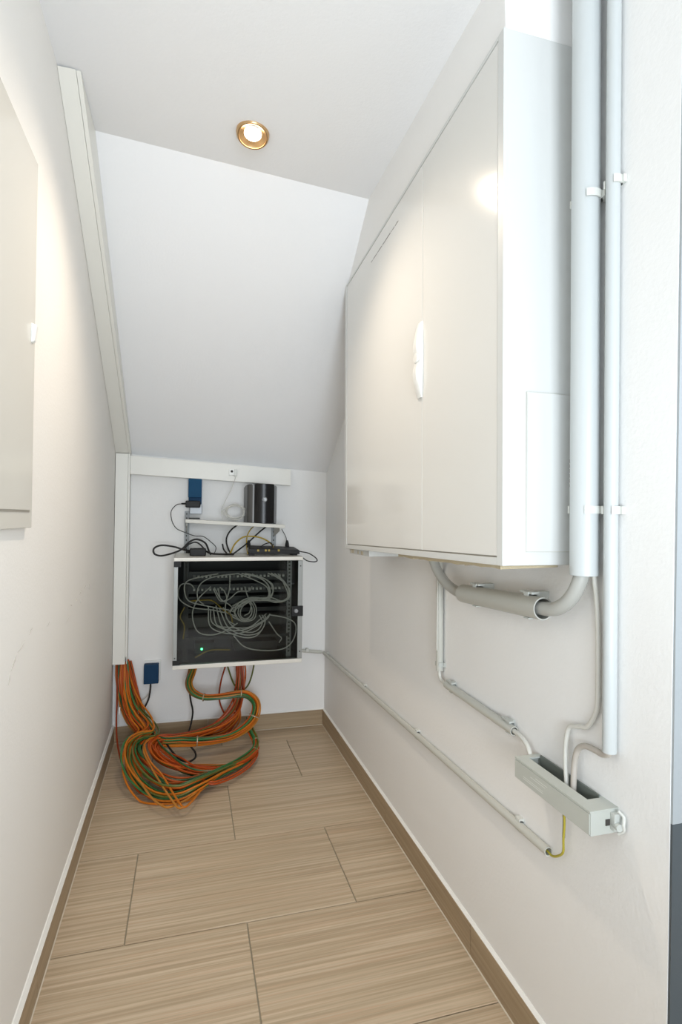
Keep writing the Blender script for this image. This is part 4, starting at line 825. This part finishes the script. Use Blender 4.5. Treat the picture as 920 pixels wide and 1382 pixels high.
prism('body', M['silver_dark'], [(.256, 2.700), (.256, 2.540), (.392, 2.540), (.392, 2.700)], nz, zt - .004, nt_, .003)
prism('side_panel', M['silver_dark'], [(.2550, 2.64), (.2550, 2.535), (.2620, 2.526), (.2790, 2.522), (.2790, 2.64)], nz + .002, zt, nt_, .003)
prism('side_panel', M['silver'], [(.2790, 2.60), (.2790, 2.5215), (.2860, 2.5195), (.2860, 2.60)], nz + .002, zt - .002, nt_, .001)
prism('side_panel', M['silver'], [(.3785, 2.64), (.3785, 2.522), (.3880, 2.528), (.3930, 2.540), (.3930, 2.64)], nz + .002, zt - .004, nt_, .003)
prism('front_panel', M['gloss_black'], nasprof(.2860, .3785, 2.520, .016) + [(.3785, 2.62), (.2860, 2.62)], nz + .001, zt + .003, nt_, .003)
disc('round_button', M['silver'], [(0, .0035), (.0075, .003), (.0095, .004), (.0115, .0025), (.0115, 0)], (.3318, 2.5045, 1.142), (0, -1, 0), nt_, 24)
# coil of thin white cable left of the tower
ck = empty('cable_coil', (.205, 2.60, shz(.2)), 'loose coil of thin beige cable on the shelf beside the black tower', 'cable')
random.seed(9)
for k in range(6):
    cx, cz, rx, rz = .208 + random.uniform(-.008, .008), 1.085 + random.uniform(-.006, .004), .046 + random.uniform(-.008, .006), .032 + random.uniform(-.005, .005)
    pts = [(cx + rx * math.cos(a), 2.60 + .02 * k / 6 + .01 * math.sin(2 * a + k), max(shz(cx) + .003, cz + rz * math.sin(a))) for a in [2 * math.pi * q / 16 + k for q in range(17)]]
    tube('loop', M['cable_white'], pts, .0020, ck, seg=6, n=4)
def cab(name, ma, key, r, label, cat='cable', group=None, seg=9):
    o = tube(name, M[ma] if isinstance(ma, str) else ma, PTS[key], r, seg=seg); return tag(o, label, cat, group)
cab('thin_white_lead', 'cable_white', 'c_white', .0016, 'thin off-white lead hanging from the data socket to the shelf')

# blue wall box with black plug adapter
bu = empty('blue_module', (.0235, 2.70, 1.072), 'tall narrow blue module on the wall at the left end of the shelf', 'device')
box('backplate', M['silver'], (-.002, 2.700, 1.080), (.058, YB, 1.245), bu, bev=.001)
box('housing', M['blue2'], (-.008, 2.672, 1.150), (.054, 2.702, 1.240), bu, bev=.003)
box('lower_housing', M['blue'], (-.006, 2.678, 1.118), (.054, 2.702, 1.152), bu, bev=.002)
box('connector', M['silver'], (.0, 2.668, 1.072), (.056, 2.702, 1.112), bu, bev=.002)
ad = empty('plug_adapter', (.015, 2.65, 1.096), 'small black power adapter plugged in under the blue module', 'adapter')
box('body', M['black'], (-.020, 2.630, 1.102), (.048, 2.678, 1.134), ad, bev=.005, seg=3)
tube('strain_relief', M['black'], [(-.018, 2.650, 1.120), (-.038, 2.652, 1.119)], [.004] * 9, ad, seg=8)
tube('lead', M['black_cable'], [(-.036, 2.652, 1.119), (-.060, 2.64, 1.113)] + PTS['c_adapt'][2:], .0019, ad, seg=8)
dkc = box('flat_connector', M['black'], (-.003, 2.56, 1.0485), (.045, 2.60, 1.0545), None, bev=.001); tag(dkc, 'flat black connector lying at the left end of the shelf', 'connector')

# blue box near the floor
b2 = empty('blue_wall_box', (-.162, 2.72, .276), 'small dark blue box on a white plate low on the back wall', 'socket')
box('backplate', M['white_plastic'], (-.198, 2.716, .280), (-.122, YB, .376), b2, bev=.002)
box('housing', M['blue'], (-.1955, 2.680, .276), (-.130, 2.717, .366), b2, bev=.003)
tube('lead', M['black_cable'], [(-.1647, 2.69, .280), (-.166, 2.685, .2424), (-.1751, 2.68, .1987), (-.2034, 2.67, .150), (-.235, 2.65, .12)], .0040, b2, seg=10)
tube('thin_lead', M['cable_grey'], PTS['c_bd2'] + [(-.26, 2.68, .19)], .0018, b2, seg=8)

# ---------------------------------------------------------------- things on top of the network cabinet
RT = RZ1
rt = empty('router', (.38, 2.53, RT), 'flat black router with two stubby antennas on top of the network cabinet', 'router')
hexa('body', M['black'], [(.262, 2.50, RT + .008), (.500, 2.50, RT + .006), (.490, 2.60, RT + .008), (.270, 2.60, RT + .010), (.262, 2.50, RT + .034), (.498, 2.50, RT + .026), (.490, 2.60, RT + .036), (.270, 2.60, RT + .044)], rt, bev=.004)
for x in (.275, .475):
    box('foot', M['black'], (x - .010, 2.505, RT), (x + .014, 2.53, RT + .009), rt, bev=.002)
    box('foot', M['black'], (x - .010, 2.57, RT), (x + .014, 2.595, RT + .011), rt, bev=.002)
for x in (.272, .457):
    bm = NB(); addtube(bm, [(x, 2.598, RT + .034), (x, 2.602, RT + .050), (x, 2.604, RT + .062), (x, 2.605, RT + .067)], [.009, .0085, .006, .003], 12)
    finish(bm, 'antenna', M['black'], rt, smooth=True)
for k, x in enumerate((.300, .335, .350, .395)):
    box('port', M['yellow'], (x, 2.4965, RT + .020), (x + .009, 2.505, RT + .029), rt, bev=.001)
ps = empty('power_brick', (.04, 2.54, RT), 'small black power brick on the left end of the network cabinet top', 'power supply')
box('body', M['black'], (.002, 2.505, RT), (.073, 2.555, RT + .034), ps, bev=.005, seg=3)
tube('inlet', M['black'], [(.0, 2.53, RT + .018), (-.012, 2.535, RT + .018)], [.007] * 9, ps, seg=10)
cab('black_loop_cable', 'black_cable', 'c_loop', .0042, 'thick black cable making a long loop past the left edge of the network cabinet')
cab('black_arc_cable', 'black_cable', 'c_loop2', .0034, 'black cable arching tightly over the power brick')
cab('black_lead', 'black_cable', 'c_blk1', .0038, 'thick black cable bowing left as it hangs down from mid shelf')
cab('black_diagonal_cable', 'black_cable', 'c_blk2', .0036, 'black cable running diagonally under the shelf down to the left')
cab('black_flat_cable', 'black_cable', 'c_blk3', .0045, 'black cable lying between power brick and router')
cab('black_plug_lead', 'black_cable', 'c_blk4', .0036, 'short black plug lead standing upright beside the power brick')
cab('yellow_arch_cable', 'yellow', 'c_yel1', .0036, 'yellow cable arching over into the back of the router')
cab('yellow_hanging_cable', 'yellow', 'c_yel2', .0028, 'yellow cable hanging from the shelf behind the router')
cab('black_router_lead', 'black_cable', 'c_blk5', .0026, 'short black lead curling into the back of the router')
cab('thin_grey_lead', 'black_cable', 'c_thin', .0018, 'thin dark lead hanging from the right end of the shelf')
cab('router_loop_lead', 'black_cable', 'c_rout', .0026, 'black lead looping off the right side of the router')

# ---------------------------------------------------------------- orange and green cable bundle
cbn = empty('cable_bundle', (-.05, 2.4, 0.0), 'big tied bundle of orange and green data cables looping on the floor', 'cables')
def bundle(key, n, cols, rc=.0037, seed=1, twist=1.0, loose=.25, nn=7, parent=cbn):
    random.seed(seed)
    path = cr(PTS[key], nn); fr = frames(path)
    placed = []
    for i in range(n):
        rad = math.sqrt((i + .5) / n); a0 = i * 2.39996
        tw = random.uniform(-.6, .6) * twist + .7 * twist; ph = random.uniform(0, 6.28); ph2 = random.uniform(0, 6.28)
        pts = []
        N = len(fr)
        for k, (p, t, nv, b) in enumerate(fr):
            s = k / (N - 1)
            w = path[k][3]
            rr = w * rad * (1 + loose * math.sin(5 * s * math.pi + ph)) * .92
            a = a0 + tw * s * 4 + .35 * math.sin(7 * s + ph2)
            q = p + nv * math.cos(a) * rr + b * math.sin(a) * rr
            q.z = max(q.z, rc + .001); q.y = min(q.y, YB - rc - .002 - (BT if q.z < .085 else 0)); q.x = max(q.x, xl(q.y) + rc + .002 + (BT if q.z < .085 else 0))
            pts.append(q)
        bm = NB(); addtube(bm, pts, rc, 7)
        o = finish(bm, 'cable', cols[i % len(cols)], parent, smooth=True)
O_, R_, G_ = OR, RD, GR
bundle('b_tied', 22, [O_[0], G_[0], O_[1], R_[0], O_[2], G_[1], O_[3], G_[2], O_[1]], seed=2)
bundle('b_coil', 20, [G_[1], O_[1], G_[0], O_[0], G_[1], O_[3], G_[2], R_[0], G_[1], O_[1]], seed=3, loose=.35)
bundle('b_mid', 14, [G_[0], O_[0], G_[1], O_[2], O_[1]], seed=4, loose=.35)
bundle('b_red', 14, [O_[2], R_[0], O_[0], R_[1], G_[2], O_[0]], seed=5, loose=.3)
bundle('b_drop', 9, [O_[2], O_[0], R_[0], O_[1], R_[1]], seed=8, loose=.15)
bundle('b_inner', 8, [O_[0], R_[0], O_[2], G_[0]], seed=6)
def strand(key, ma, r=.0038):
    pts = cr(PTS[key], 8); bm = NB(); addtube(bm, pts, r, 8); return finish(bm, 'cable', ma, cbn, smooth=True)
for k, c in (('o_1', O_[3]), ('o_2', O_[1]), ('o_3', O_[3]), ('r_left', R_[1]), ('r_loop1', R_[1]), ('g_loop1', G_[2]), ('y_loop1', G_[2]), ('r_side', R_[0]), ('r_out', R_[0])):
    strand(k, c)
pts = cr(PTS['r_out'], 8); bm = NB(); addtube(bm, [(p[0] - .004, p[1] + .008, p[2] + .005) for p in pts], .0035, 8); finish(bm, 'cable', O_[2], cbn, smooth=True)
def tie(key, idx, r):
    path = cr(PTS[key], 7); f = frames(path)[idx * 7]
    bm = NB(); lathe(bm, [(r, -.0022), (r + .0015, -.0022), (r + .0015, .0022), (r, .0022), (r, -.0022)], f[0], f[1], 20)
    finish(bm, 'cable_tie', M['tie'], cbn, smooth=True)
tie('b_tied', 8, .0205); tie('b_tied', 17, .0165); tie('b_tied', 15, .018); tie('b_tied', 12, .025); tie('b_coil', 15, .0155); tie('b_coil', 14, .0165)
bx_ = box('cable_label', M['white_plastic'], (-.292, 2.60, .175), (-.286, 2.606, .205), cbn, bev=.001)
cab('black_floor_cable', 'black_cable', 'c_bd3', .0040, 'black cable dropping behind the orange cables and curling on the floor')
